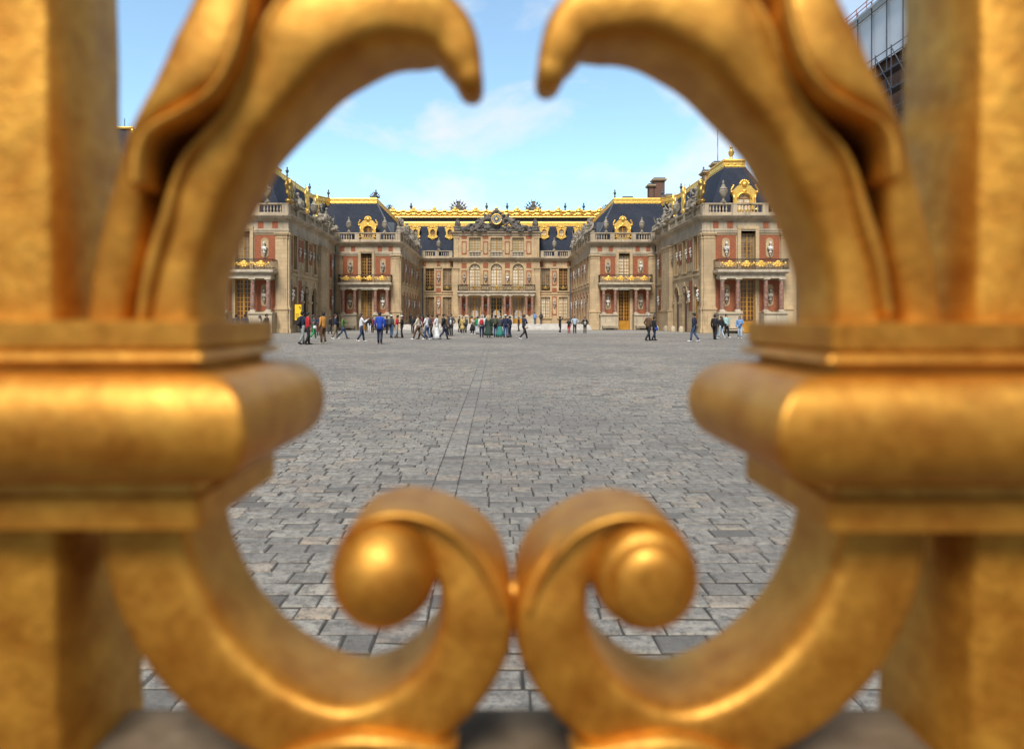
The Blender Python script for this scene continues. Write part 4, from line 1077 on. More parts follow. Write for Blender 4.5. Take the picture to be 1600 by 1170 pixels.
# ---- central range at the back of the marble court
XC = .2
C = thing('central_range', 'clock fronted central palace range with three arched windows across the marble court', 'palace range', (XC, YC, 0))
fc = Fac(XC, YC, (1, 0), (0, -1), C)      # side bays
MZ = .74
fp = Fac(XC, YC-1.0, (1, 0), (0, -1), C)  # projecting centre
for s in (-1, 1):
    a, b = sorted((s*7.7, s*13.9))
    cs = (s*8.8+.0, s*11.95)
    opens = [q for c in cs for q in ((c-.8,c+.8,6.6,10.6),(c-.8,c+.8,1.8,5.5))]
    wall(fc, a, b, 0, 11.95, opens)
    fc.part('architrave', 'stone', (a, b, 10.64, 11.0, -.02, .13))
    for i, c in enumerate(cs):
        up = 'pane_dark' if (s < 0 and i == 1) or (s > 0 and i == 1) else 'pane_mid'
        lo = 'pane_mid' if s < 0 else 'pane_pale'
        window(fc, c-.8, c+.8, 6.6, 10.6, up, 'ochre_pale', 4, 7); window(fc, c-.8, c+.8, 1.8, 5.5, lo, 'ochre_pale', 4, 6)
        surround(fc, c-.8, c+.8, 6.6, 10.6, w=.24); surround(fc, c-.8, c+.8, 1.8, 5.5, w=.24)
        railing(fc, c-.78, c+.78, 6.62, 7.6, .06, sides=False, medallions=[(c, .6)], name='window_railing', orn='old_gold', msc=.9)
    c = sum(cs)/2
    fc.part('brick_panel', 'brick', (c-.42,c+.42,7.5,10.2,-.02,.03)); fc.part('brick_panel', 'brick', (c-.42,c+.42,6.3,7.1,-.02,.03)); fc.part('brick_panel', 'brick', (c-.42,c+.42,2.2,5.6,-.02,.03))
    tablet(fc, c, 7.7, 10.0, .3); tablet(fc, c, 2.4, 5.4, .3)
    put_bust(fc, c, 8.2, f'between the upper windows {"left" if s<0 else "right"} of the central range porch', s < 0 and False, 1.1); put_bust(fc, c, 3.5, f'between the ground windows {"left" if s<0 else "right"} of the central range porch', s < 0, 1.1)
    fc.part('string_course', 'stone', (min(s*7.75,s*13.5), max(s*7.75,s*13.5), 5.95, 6.15, -.02, .12))
    for q in (8.0, 10.4, 12.9): fc.part('brick_panel', 'brick', (s*q-.28, s*q+.28, 11.12, 11.8, .05, .125))
    downpipe(fc, s*13.2)
    mb = MB(); mb.quad(fc.P(s*7.7,0,0), fc.P(s*7.7,0,1.0), fc.P(s*7.7,11.95,1.0), fc.P(s*7.7,11.95,0)); mb.build('wall_return', MAT['stone'], C)
us = (-3.85, 0, 3.85)
opens = [q for c in us for q in ((c-1.0,c+1.0,6.6,11.35,1),(c-1.0,c+1.0,MZ,5.4))]
wall(fp, -7.7, 7.7, 0, 11.95, opens)
for i, c in enumerate(us):
    window(fp, c-1.0, c+1.0, 6.6, 11.33, 'pane_pale', 'ochre_pale', 4, 6, arched=True)
    window(fp, c-1.0, c+1.0, MZ+.02, 5.38, 'pane_mid' if i != 1 else 'black', 'ochre', 4, 5, door=.9, name='door')
    mb = MB(); mb.prism([(c-.6,1.7),(c+.6,1.7)]+arc(c, 2.55, .6, 0, math.pi, 10), -.235, -.225, f=fp.P); mb.build('fanlight', MAT['pane_sky'], C)
    mb = MB(); fp.box(mb, c-.12, c+.12, 1.7, 3.3, -.24, -.18)
    for v in (2.25, 2.6): fp.box(mb, c-.72, c-.07, v-.03, v+.03, -.235, -.19); fp.box(mb, c+.07, c+.72, v-.03, v+.03, -.235, -.19)
    for sg in (-1, 1): fp.box(mb, c+sg*.4-.025, c+sg*.4+.025, 1.9, 3.1, -.234, -.192)
    mb.build('fanlight_bars', MAT['ochre'], C)
    mb = MB(); ol = arc(c, 10.35, 1.22, 0, math.pi, 14); il = arc(c, 10.35, 1.0, 0, math.pi, 14); mb.prism(ol+il[::-1], -.02, .1, f=fp.P)
    fp.box(mb, c-1.22, c-1.0, 6.6, 10.35, -.02, .1); fp.box(mb, c+1.0, c+1.22, 6.6, 10.35, -.02, .1); fp.box(mb, c-.17, c+.17, 11.36, 11.7, -.02, .2); mb.build('archivolt', MAT['stone'], C)
for i, c in enumerate((-5.75, -1.925, 1.925, 5.75)):
    fp.part('brick_panel', 'brick', (c-.45,c+.45,7.4,10.2,-.02,.03)); tablet(fp, c, 7.6, 10.0, .32)
    fp.part('brick_panel', 'brick', (c-.45,c+.45,10.6,11.5,-.02,.03))
    put_bust(fp, c, 8.1, f'{ORD[i]} from left among the arched windows of the central range', i == 2, 1.15)
    fp.part('brick_panel', 'brick', (c-.45,c+.45,2.0,5.3,-.02,.03))
    for q in (-.52, .52): column(fp, c+q, 1.5, MZ+1.26, 5.72, .25)
    fp.part('porch_plinth', 'plinth', (c-.95,c+.95,MZ-.1,MZ+1.1,0,1.95), (c-1.0,c+1.0,MZ+1.1,MZ+1.26,0,2.0))
    put(BUST, 'bust', 'dark_sculpture', f'dark bust between the {ORD[i]} pair of columns from left, central porch', 'bust', (XC+c, YC-1.1, 3.2), 0, 1.2, 'busts on brackets along the palace walls')
fp.part('porch_entablature', 'white_stone', (-6.75,6.75,5.72,6.0,-.02,1.85),(-6.7,6.7,6.0,6.2,-.02,1.8),(-6.95,6.95,6.2,6.42,-.02,2.1))
railing(fp, -6.75, 6.75, 6.42, 7.55, 1.9, medallions=[(c, 1.2) for c in us], orn='old_gold', msc=1.1)
[fp.part('balcony_pedestal', 'stone', (c-.75,c+.75,6.42,7.5,1.6,1.86)) for c in (-5.75,-1.925,1.925,5.75)]
for s in (-1, 1): pilaster(fp, min(s*6.75,s*7.72), max(s*6.75,s*7.72), v0=MZ+1.5)
entablature([(XC+13.95, YC), (XC+7.7, YC), (XC+7.7, YC-1.0), (XC-7.7, YC-1.0), (XC-7.7, YC), (XC-13.95, YC)], 1, C, ENTC)
for s in (-1, 1):
    pth = [(XC+s*13.4, YC), (XC+s*7.9, YC)]
    balustrade(pth, s, C)
    put(URN, 'urn', 'sculpture', f'stone urn before the slate roof just {SIDE[s]} of the clock pediment storey', 'urn', (XC+s*10.35, YC+.1, 13.8), 0, 1.2, 'stone urns on the balustrades')
# attic storey
ft = Fac(XC, YC-.85, (1, 0), (0, -1), C)
ow = [(c-1.05,c+1.05,12.6,16.0) for c in us]
wall(ft, -7.6, 7.6, 12.4, 16.5, ow, name='attic_wall')
for c in us:
    window(ft, c-1.05, c+1.05, 13.45, 15.98, 'pane_blind', 'ochre_pale', 4, 5); surround(ft, c-1.05, c+1.05, 13.7, 16.0, w=.28, sill=False, key=False)
    mb = MB(); mb.quad(ft.P(c-1.05,12.6,-.3),ft.P(c+1.05,12.6,-.3),ft.P(c+1.05,13.46,-.3),ft.P(c-1.05,13.46,-.3)); mb.build('baluster_shade_sheet', MAT['black'], C)  # black sheet painted in as the shade between the balusters
    mb = MB(); ft.box(mb, c-1.05, c+1.05, 13.42, 13.56, -.02, .16); ft.box(mb, c-1.05, c+1.05, 12.52, 12.7, -.02, .16)
    for k in range(8): mb.lathe([(.07,12.7),(.09,12.95),(.05,13.2),(.07,13.42)], *ft.P(c-.92+k*.263, 0, .06)[:2], 6)
    mb.build('window_balustrade', MAT['white_stone'], C)
for c in (-5.75,-1.925,1.925,5.75):
    ft.part('brick_panel', 'brick', (c-.45,c+.45,13.0,15.4,-.02,.03)); tablet(ft, c, 13.15, 15.2, .3); ft.part('brick_panel', 'brick', (c-.5,c+.5,15.75,16.4,-.02,.03))
for s in (-1,1): ft.part('pilaster', 'stone', (min(s*6.75,s*7.6),max(s*6.75,s*7.6),12.5,15.9,-.02,.15), (min(s*6.65,s*7.7),max(s*6.65,s*7.7),15.9,16.2,-.02,.22))
mb = MB(); mb.sweep2d([(XC+7.6, YC+3),(XC+7.6,YC-.85),(XC-7.6,YC-.85),(XC-7.6,YC+3)], [(-.2,16.35),(.16,16.35),(.16,16.62),(.3,16.7),(.3,16.8),(.5,16.95),(.5,17.05),(-.2,17.12)], 1); mb.build('attic_cornice', MAT['cornice'], C)
mb = MB()
for s in (-1,1): mb.quad((XC+s*7.6,YC-.85,12.4),(XC+s*7.6,YC+5,12.4),(XC+s*7.6,YC+5,17),(XC+s*7.6,YC-.85,17))
mb.quad((XC-7.6,YC-.8,17.08),(XC+7.6,YC-.8,17.08),(XC+7.6,YC+5,17.08),(XC-7.6,YC+5,17.08)); mb.build('attic_side', MAT['stone'], C)
# carved pediment group with the clock
mb = MB(); rng = random.Random(4)
mb.ell((0,.1,2.1),(1.35,.5,1.55)); mb.ell((0,0,3.65),(.55,.4,.35)); mb.ell((0,0,3.95),(.28,.3,.28))
for k in range(9): 
    a = math.pi*(k/8)*1.3-.47; mb.ell((1.35*math.cos(a),-.1,2.1+1.45*math.sin(a)),(.30,.28,.30))
for sg in (-1,1):
    for k in range(80):
        t = rng.random(); x = 1.0+5.0*t; h = 2.5*(1-t)**.95+.55
        mb.ell((sg*x, rng.uniform(-.3,.25), rng.uniform(.1,h)), (rng.uniform(.2,.46), rng.uniform(.25,.5), rng.uniform(.18,.38)), 8, 6)
    mb.tube([(sg*1.2,0,2.6),(sg*2.0,-.1,2.4),(sg*3.0,-.1,1.3),(sg*4.6,0,.7),(sg*6.0,0,.4)],[.35,.4,.42,.34,.25])
    mb.tube([(sg*1.6,-.3,1.2),(sg*2.4,-.35,1.6),(sg*3.1,-.3,.7)],[.2,.17,.12]); mb.tube([(sg*2.5,-.3,2.1),(sg*3.4,-.3,2.2)],[.12,.08])
    mb.ell((sg*2.05,-.2,3.0),(.24,.24,.30))
mb.ell((0,.1,.3),(6.2,.45,.32))
me = bake(mb, 'pediment_sculpture', .07)
po = obj_from(me, 'pediment_sculpture', MAT['dark_sculpture'], loc=(0,-1.1,17.0), parent=C)
for s in (-1,1):
    mb = MB(); mb.box(XC+s*6.9-.6, XC+s*6.9+.6, YC-1.3, YC-.2, 17.1, 17.6); mb.ell((XC+s*6.9,YC-.8,18.4),(.55,.4,.7),12,8); mb.ell((XC+s*6.9,YC-.8,17.8),(.75,.45,.35),12,8); mb.ell((XC+s*6.9,YC-.8,19.15),(.28,.25,.18),10,6)
    mb.build('pediment_vase', MAT['dark_sculpture'], C, smooth=True)
clk = MB(); clk.lathe([(.84,YC-2.0),(.86,YC-1.72),(.8,YC-1.5)], XC, 0, 32, axis='y', cz=19.1)
ck = clk.build('clock', MAT['dial'], C)
mb = MB(); mb.tube([(XC+.87*math.cos(2*math.pi*k/32), YC-2.0, 19.1+.87*math.sin(2*math.pi*k/32)) for k in range(33)], .10, 8); mb.build('clock_rim', MAT['gold'], ck, smooth=True)
mb = MB(); mb.lathe([(.46,YC-2.02),(.46,YC-1.98)], XC, 0, 24, axis='y', cz=19.1); mb.build('clock_centre', MAT['dial_blue'], ck)
mb = MB()
for k in range(12):
    a = 2*math.pi*k/12; ca, sa = math.cos(a), math.sin(a)
    for dd in ((0,) if k % 3 else (-.05, .05)):
        f = lambda u, v, n: (XC+(u+dd)*ca-v*sa*0+0*n + (.0) - 0, YC-2.0-n, 19.1)  # placeholder axis
        p0 = (XC+(.53)*sa+dd*ca, YC-2.01, 19.1+(.53)*ca-dd*sa); p1 = (XC+.73*sa+dd*ca, YC-2.01, 19.1+.73*ca-dd*sa)
        mb.tube([p0, p1], .028, 4)
mb.build('hour_mark', MAT['black'], ck)
mb = MB(); mb.tube([(XC,YC-2.06,19.1),(XC-.33,YC-2.06,19.1-.35)],[.05,.02],5); mb.tube([(XC,YC-2.06,19.1),(XC+.52,YC-2.06,19.1+.42)],[.045,.015],5); mb.ell((XC,YC-2.05,19.1),(.22,.05,.22),12,6); mb.build('clock_hand', MAT['gold'], ck)
# slate roof of the central range
poly_roof('roof', 'slate', C, [((-18,YC+.9,12.5),(18,YC+.9,12.5),(18,YC+3.6,19.2),(-18,YC+3.6,19.2)),((-18,YC+3.6,19.2),(18,YC+3.6,19.2),(18,YC+9,19.6),(-18,YC+9,19.6))])
crest((-17.5,YC+3.45,19.1),(17.5,YC+3.45,19.1), C, up=.35, dn=.75, tooth=1.0, pitch=.8)
for s in (-1,1):
    for k, u in enumerate((8.6,11.75,14.9)): oeil(C, XC+.1+s*u, YC+2.35, 17.35, 'pane_pale' if s > 0 else 'pane_mid')
mb = MB(); mb.quad((-20,YC+4,12),(20,YC+4,12),(20,YC+9,12),(-20,YC+9,12)); mb.build('loft_floor', MAT['stone'], C)
# ---- gallery behind, seen above
G2 = thing('rear_gallery', 'long rear gallery whose gilded attic band shows above the central slate roof', 'palace range', (0, YC+10, 0))
mb = MB(); mb.box(-23, 23, YC+9.5, YC+22, 0, 21.2); mb.build('wall', MAT['brown_lead'], G2)
mb = MB(); mb.box(-23.1, 23.1, YC+9.3, YC+21, 21.2, 22.3)
mb.tube([(-23.1,YC+9.2,21.25),(23.1,YC+9.2,21.25)], .16, 8); mb.tube([(-23.1,YC+9.2,22.35),(23.1,YC+9.2,22.35)], .2, 8)
for k in range(-11, 12):
    x = XC+k*2.0
    mb.ell((x, YC+9.15, 22.45), (.45,.25,.28), 8, 6); mb.ell((x, YC+9.2, 21.8), (.5,.15,.36), 8, 6)
    if k % 2 == 0: mb.ell((x, YC+9.15, 22.75), (.35,.25,.5), 8, 6); mb.ell((x-.5, YC+9.15, 22.5), (.3,.2,.3), 7, 5); mb.ell((x+.5, YC+9.15, 22.5), (.3,.2,.3), 7, 5)
    mb.tube([(x+.35,YC+9.15,22.0),(x+1.0,YC+9.12,21.6),(x+1.65,YC+9.15,22.0)], .12, 6)
mb.build('gilded_band', MAT['gold'], G2)
mb = MB(); mb.box(-23, 23, YC+9.6, YC+21, 22.5, 22.7); mb.build('roof_edge', MAT['lead'], G2)
for k, (x, w) in enumerate(((-7.2,1.0),(7.4,1.0),(-20.6,.62),(21.6,.62))):
    put(FAN, 'trophy', 'dark_sculpture', ('dark stone fan trophy on the rear gallery ' + ('left of the clock','right of the clock','beside the left slate roof','beside the right slate roof')[k]), 'trophy', (x, YC+10, 22.6), 0, w, 'stone trophies on the palace')
for k, x in enumerate((-16.4,-1.7,2.3,13.6,17.2)):
    put(FINIAL, 'finial', 'lead', ('dark urn finial on the rear gallery ' + ('well left of the clock','just left above the clock','just right above the clock','right of the right fan trophy','near the right slate roof'))[k] if False else 'dark urn finial on the rear gallery ' + ('well left of the clock','just left above the clock','just right above the clock','right of the right fan trophy','near the right slate roof')[k], 'finial', (x, YC+10, 22.9), 0, 1.15, 'finials on the roof ridges')
put(FAN, 'trophy', 'dark_sculpture', 'small stone trophy on the gilded ridge end of the left set-back roof', 'trophy', (-18.0, YB+4.6, 19.5), 0, .5, 'stone trophies on the palace')
# ---- marble court floor and steps
mb = MB(); N0 = 5
for k in range(N0): mb.box(-13.5, 13.5, YB-1.2+.36*k, YB-1.2+.36*(k+1) if k < N0-1 else YC-.9, -.1, MZ*(k+1)/N0)
tag(mb.build('marble_court_steps', MAT['steps']), kind='structure')
# ---- wrapped chapel at the right, outer range at the left
H = thing('wrapped_chapel', 'tall building wrapped in pale sheeting and scaffolding beyond the right wing', 'building', (48, 76, 0))
mb = MB(); mb.box(40.6, 58, 56, 97, 0, 19.5); mb.build('wall', MAT['far_wall'], H)
mb = MB(); mb.box(40.6, 58, 56, 97, 19.5, 33.2); mb.build('upper_wall', MAT['flue'], H)
mb = MB()
for k in range(9):
    y0 = 57.2+2.6*k; mb.box(39.95, 40.05, y0+.03, y0+2.57, 28.0+.1*(k%2), 33.6)
mb.build('sheeting', MAT['sheeting'], H)
mb = MB()
for k in range(11):
    y = 57.2+2.6*k; mb.tube([(39.75,y,0),(39.75,y,35)], .07, 6); mb.tube([(38.6,y,0),(38.6,y,28.2)], .06, 6)
for z in (22,24,26,28,33.7): mb.tube([(39.7,56,z),(39.7,84,z)], .05, 6)
for z in (20,22,24,26,28): mb.tube([(38.6,56,z),(38.6,84,z)], .05, 6)
for k in range(10):
    y = 57.2+2.6*k; mb.tube([(38.58,y,24),(38.58,y+2.6,28)], .045, 6); mb.tube([(38.58,y+2.6,20),(38.58,y,24)], .045, 6); mb.box(38.6,39.7,y,y+2.6,25.9,25.98); mb.box(38.6,39.7,y,y+2.6,23.9,23.98)
mb.build('scaffold', MAT['scaffold'], H)
mb = MB(); 
for k in range(22):
    y = 56+1.9*k; mb.quad((39.2,y,34.2),(39.2,y+1.86,34.2),(50,y+1.86,41),(50,y,41)); mb.box(39.2,39.4,y,y+1.8,34.0,34.15)
mb.build('temporary_roof', MAT['sheeting'], H)
mb = MB(); mb.tube([(39.1,56,34.9),(39.1,96,34.9)], .05, 6); mb.tube([(39.1,56,34.45),(39.1,96,34.45)], .05, 6)
for k in range(22): mb.tube([(39.1,56+1.9*k,34.1),(39.1,56+1.9*k,35)], .04, 5)
mb.build('edge_rail', MAT['pink_rail'], H)
K2 = thing('outer_range', 'outer palace range with a dark roof glimpsed between the left post and leaf', 'building', (-48, 78, 0))
mb = MB(); mb.box(-62, -41.5, 74.5, 100, 0, 17); mb.build('wall', MAT['stone'], K2)
poly_roof('roof', 'slate', K2, [((-62,74.3,17),(-41.2,74.3,17),(-43.2,76.5,24.2),(-60,76.5,24.2)),((-41.2,74.3,17),(-41.2,100,17),(-43.2,98,24.2),(-43.2,76.5,24.2)),((-60,76.5,24.2),(-43.2,76.5,24.2),(-43.2,98,24.2),(-60,98,24.2))])
mb = MB()
for k in range(7):
    t = k/6; mb.ell((-41.3-2.0*t-.0, 74.2+2.2*t, 17.3+6.6*t), (.22,.22,.32), 7, 5)
mb.tube([(-62,76.4,24.3),(-43.2,76.4,24.3)],.16,6); mb.build('gilded_crest', MAT['gold'], K2)
mb = MB(); mb.tube([(-44.6,77,24),(-44.6,77,25.6)], .05, 5); mb.build('finial', MAT['lead'], K2)
# ---- mast, poster, wall lamps
mb = MB(); mb.tube([(27.1,78,18),(27.1,78,23.5)], .05, 6); mb.tube([(27.1,78,23.5),(27.1,78,28)], .03, 6); mb.lathe([(.12,18),(.12,18.3)],27.1,78,8)
tag(mb.build('mast', MAT['scaffold'], loc=(27.1,78,18), smooth=True), 'thin grey mast rising behind the right near pavilion roof', 'mast')
P = thing('poster_stand', 'yellow poster panel on two legs before the left near wing', 'poster', (-20.6, 67.0, 0))
mb = MB(); mb.box(-20.98,-20.30,66.96,67.02,1.35,3.0); mb.build('panel', MAT['poster'], P)
mb = MB(); mb.tube([(-20.9,67.06,0),(-20.9,67.06,2.9)],.03,6); mb.tube([(-20.4,67.06,0),(-20.4,67.06,2.9)],.03,6); mb.build('leg', MAT['iron'], P)
mb = MB(); mb.ell((-20.42,66.955,2.62),(.06,.012,.14),10,6); mb.ell((-20.48,66.955,2.75),(.09,.012,.05),8,5)
for k in range(4): mb.box(-20.9,-20.55+.04*(k%2),66.948,66.958,2.0-.13*k,2.04-.13*k)
mb.build('print', MAT['print'], P)
for s in (-1, 1):
    Lp = thing('wall_lantern', f'black iron lantern on a bracket beside the {SIDE[s]} courtyard arches', 'lantern', (s*21.6, YA+4.9, 5), 0, 'wall lanterns by the arches')
    x = s*21.5
    mb = MB(); mb.tube([(s*22.05,YA+4.9,5.0),(s*21.8,YA+4.9,5.25),(x,YA+4.9,5.2)], .03, 6); mb.build('bracket', MAT['iron'], Lp)
    mb = MB(); mb.lathe([(.05,5.15),(.2,5.05),(.22,5.0),(.2,4.98)],x,YA+4.9,8); mb.lathe([(.1,4.42),(.12,4.38),(.03,4.3)],x,YA+4.9,8); mb.build('lantern_cap', MAT['iron'], Lp)
    mb = MB(); mb.lathe([(.19,4.98),(.11,4.42)],x,YA+4.9,8); mb.build('lantern_glass', MAT['pane_mid'], Lp)
# stone guard blocks along the flanks
for s in (-1, 1):
    for k in range(4):
        mb = MB(); x = s*(21.2 if k < 3 else 20.9); y = YA+5.0+3.3*k
        mb.lathe([(.30,0),(.30,.35),(.24,.55),(.12,.66),(.01,.69)], 0, 0, 10)
        tag(mb.build('guard_stone', MAT['plinth'], loc=(x,y,0), local=True, angle=40) if False else put(mb.mesh('guard_stone', angle=40), 'guard_stone', 'plinth', f'squat stone guard block, {ORD[k]} from the front beside the {SIDE[s]} courtyard flank', 'guard stone', (x,y,0), 0, 1, 'guard stones along the wings'))
# ------------------------------------------------------------------ visitors
def cloth(name, c, c2=None):
    if name not in MAT: simple(name, c, c2 or tuple(x*.75 for x in c), .8, scale=7, obj=True)
    return name
PAL = dict(black=(.012,.012,.014), navy=(.014,.02,.05), blue=(.01,.06,.42), jeans=(.05,.09,.18), dkjeans=(.02,.035,.08), grey=(.30,.31,.30), dkgrey=(.06,.06,.065), white=(.72,.72,.72), cream=(.6,.52,.4),
    red=(.45,.015,.02), maroon=(.16,.02,.02), green=(.02,.30,.09), olive=(.06,.065,.035), dkgreen=(.02,.05,.03), teal=(.03,.22,.18), khaki=(.22,.16,.09), brown=(.12,.06,.025), orange=(.55,.25,.05), yellow=(.5,.36,.12), ltblue=(.16,.30,.55), ltteal=(.36,.55,.52), moss=(.10,.20,.04), paleblue=(.42,.52,.62))
for k, v in PAL.items(): cloth('cloth_'+k, v)
for k, v in dict(hair_black=(.012,.009,.008), hair_brown=(.06,.03,.015), hair_blond=(.38,.26,.11), hair_grey=(.35,.34,.33), skin_light=(.52,.30,.21), skin_dark=(.13,.06,.035), skin_mid=(.34,.19,.12)).items(): simple(k, v, tuple(x*.85 for x in v), .6, obj=True)

def skin_body(name, joints, edges, rad, mat, parent, root=0, sub=1):
    me = bpy.data.meshes.new(name); me.from_pydata(joints, edges, [])
    o = bpy.data.objects.new(name, me); COL.objects.link(o)
    m = o.modifiers.new('skin', 'SKIN'); m.use_smooth_shade = True
    for i, r in enumerate(rad):
        me.skin_vertices[0].data[i].radius = (r, r) if not isinstance(r, tuple) else r
        me.skin_vertices[0].data[i].use_root = (i == root)
    if sub: s_ = o.modifiers.new('sub', 'SUBSURF'); s_.levels = sub; s_.render_levels = sub
    dg = bpy.context.evaluated_depsgraph_get()
    m2 = bpy.data.meshes.new_from_object(o.evaluated_get(dg)); m2.name = name
    bpy.data.objects.remove(o)
    m2.materials.clear(); m2.materials.append(MAT[mat]); m2.shade_smooth()
    o = bpy.data.objects.new(name, m2); COL.objects.link(o); o.parent = parent
    return o

ARMS = {  # elbow, wrist offsets from the shoulder (side, forward, up)
    'down': ((.06,-.03,-.28),(.07,.06,-.53)), 'swing_f': ((.05,.10,-.26),(.03,.28,-.44)), 'swing_b': ((.06,-.16,-.24),(.07,-.22,-.48)),
    'phone': ((.04,.16,-.22),(-.06,.36,-.06)), 'raise': ((.10,.14,.05),(.02,.24,.30)), 'fold': ((.07,.06,-.27),(-.12,.24,-.24)), 'pocket': ((.14,-.06,-.26),(.04,.08,-.46)), 'hip': ((.22,-.04,-.22),(.06,.08,-.36))}
def person(px, fy, label, h=1.74, face=180, stride=0., arms=('down','down'), top='navy', bot='jeans', shoes='black', hair='hair_black', long=False, skin='skin_mid', coat=0, skirt=0, cap=None, z=0, lean=0., loc=None, open_front=None):
    y = (CAMZ-z)*1000/(fy-500) if loc is None else loc[1]
    x = (px-774)*y/1000 if loc is None else loc[0]
    k = h/1.75
    T = thing('person', label, 'person', (x, y, z), R(-face), 'visitors in the courtyard')
    # face: 0 = looking away from the camera (+Y), 90 = towards the right of the picture, 180 = towards the camera
    V = lambda *p: (p[0]*k, (p[1] + lean*max(0, p[2]-.9))*k, p[2]*k)
    st = stride
    hips = [(-.09,0,.90),(.09,0,.90)]
    kn = [(-.095,.16*st+.03,.50+.0),(.095,-.10*st+.04,.50)]
    an = [(-.095,.34*st-.02,.09),(.095,-.40*st-.02,.09+.07*abs(st))]
    to = [(-.11,.34*st+.15,.035),(.11,-.40*st+.13,.035)]
    sh = [(-.185,0,1.42),(.185,0,1.42)]
    J = [(0,0,.95),(0,-.01,1.12),(0,0,1.30),(0,-.005,1.46),(0,.0,1.535),(0,.025,1.60),(0,.03,1.67),(0,.02,1.725)]
    Rr = [.125,.12,.135,.075,.052,.078,.088,.055]
    E = [(0,1),(1,2),(2,3),(3,4),(4,5),(5,6),(6,7)]
    J.append((0,.115,1.625)); Rr.append(.016); E.append((5,8))     # nose
    el = []; wr = []
    for i, sg in enumerate((-1, 1)):
        e, w = ARMS[arms[i]]
        s0 = sh[i]; el.append((s0[0]+sg*e[0], s0[1]+e[1], s0[2]+e[2])); wr.append((s0[0]+sg*w[0], s0[1]+w[1], s0[2]+w[2]))
        b = len(J); J += [s0, el[i], wr[i]]; Rr += [.058,.042,.030]; E += [(2,b),(b,b+1),(b+1,b+2)]
        d = (Vector(wr[i])-Vector(el[i])).normalized(); sd = Vector((sg,0,0)); sd = (sd-d*sd.dot(d)).normalized(); nn = d.cross(sd)
        pm = Vector(wr[i])+d*.07; b2 = len(J); J.append(tuple(pm)); Rr.append((.036,.022)); E.append((b+2,b2))
        for q, ln in ((-1.5,.062),(-.5,.078),(.5,.08),(1.5,.066)):
            root_ = pm+d*.03+nn*(.016*q); tip = root_+d*ln-sd*.022
            J += [tuple(root_), tuple(tip)]; Rr += [.009,.007]; E += [(b2,len(J)-2),(len(J)-2,len(J)-1)]
        tp = Vector(wr[i])+d*.045+nn*.035; J += [tuple(tp), tuple(tp+d*.035+nn*.015)]; Rr += [.010,.008]; E += [(b+2,len(J)-2),(len(J)-2,len(J)-1)]
    for i in (0, 1):
        b = len(J); J += [hips[i], kn[i], an[i], to[i]]; Rr += [.085,.058,.040,.032]; E += [(0,b),(b,b+1),(b+1,b+2),(b+2,b+3)]
    skin_body('body', [V(*p) for p in J], E, [r*k if not isinstance(r, tuple) else (r[0]*k, r[1]*k) for r in Rr], skin, T)
    # clothing follows the body
    def rings(zs, n=14):
        vs = []; fs = []
        for (zz, rx, ry, cy) in zs:
            for q in range(n):
                t = 2*math.pi*q/n; vs.append(V(rx*math.cos(t), cy+ry*math.sin(t), zz))
        for i in range(len(zs)-1):
            for q in range(n): fs.append((i*n+q, i*n+(q+1)%n, (i+1)*n+(q+1)%n, (i+1)*n+q))
        fs += [tuple(range(n))[::-1], tuple((len(zs)-1)*n+q for q in range(n))]
        return vs, fs
    hem = .86-coat
    mb = MB()
    zs = [(hem,.185+coat*.12,.145+coat*.12,0)] + ([(.9,.185,.14,0)] if coat > .1 else []) + [(1.02,.165,.125,-.005),(1.18,.178,.128,0),(1.32,.20,.132,0),(1.42,.195,.11,-.005),(1.475,.11,.085,-.008),(1.505,.072,.07,-.005)]
    mb.add(*rings(zs))
    for i, sg in enumerate((-1, 1)):
        w = Vector(el[i])+(Vector(wr[i])-Vector(el[i]))*.93
        mb.tube([V(sg*.13,0,1.43), V(*sh[i]), V(*[(a*.5+b*.5) for a, b in zip(sh[i], el[i])]), V(*el[i]), V(*[(a*.5+b*.5) for a, b in zip(el[i], wr[i])]), V(*w)], [q*k for q in (.075,.074,.064,.056,.050,.043)], 9)
    mb.build('jacket', MAT['cloth_'+top], T, local=True, smooth=True)
    if open_front:
        mb = MB(); mb.add(*[ (lambda vs, fs: (vs, fs))(*rings([(.9,.07,.03,.115),(1.2,.075,.03,.112),(1.44,.05,.03,.075)], 8))][0]); mb.build('shirt', MAT['cloth_'+open_front], T, local=True, smooth=True)
    if skirt:
        b = skirt; mb = MB(); mb.add(*rings([(b,.36 if b < .3 else .27,.33 if b < .3 else .25,-.02),(b+.25,.31 if b < .3 else .24,.27 if b < .3 else .22,-.015),(.72,.22,.18,0),(.95,.165,.13,0),(1.04,.155,.12,0)], 18))
        mb.build('skirt', MAT['cloth_'+bot], T, local=True, smooth=True)
    if not skirt or skirt > .3:
        mb = MB(); mm = bot if not skirt else 'black'
        for i in (0, 1):
            a2 = (an[i][0], an[i][1]-.005, an[i][2]-.01)
            mid = tuple((a+b)/2 for a, b in zip(kn[i], a2))
            mb.tube([V(hips[i][0]*.8,0,1.0), V(*hips[i]), V(*[(a+b)/2 for a, b in zip(hips[i], kn[i])]), V(*kn[i]), V(*mid), V(*a2)], [q*k for q in (.10,.105,.088,.07,.062,.058)], 10)
        mb.add(*rings([(.84,.10,.10,0),(.92,.165,.125,0),(1.0,.155,.12,0)]))
        mb.build('trousers', MAT['cloth_'+mm], T, local=True, smooth=True)
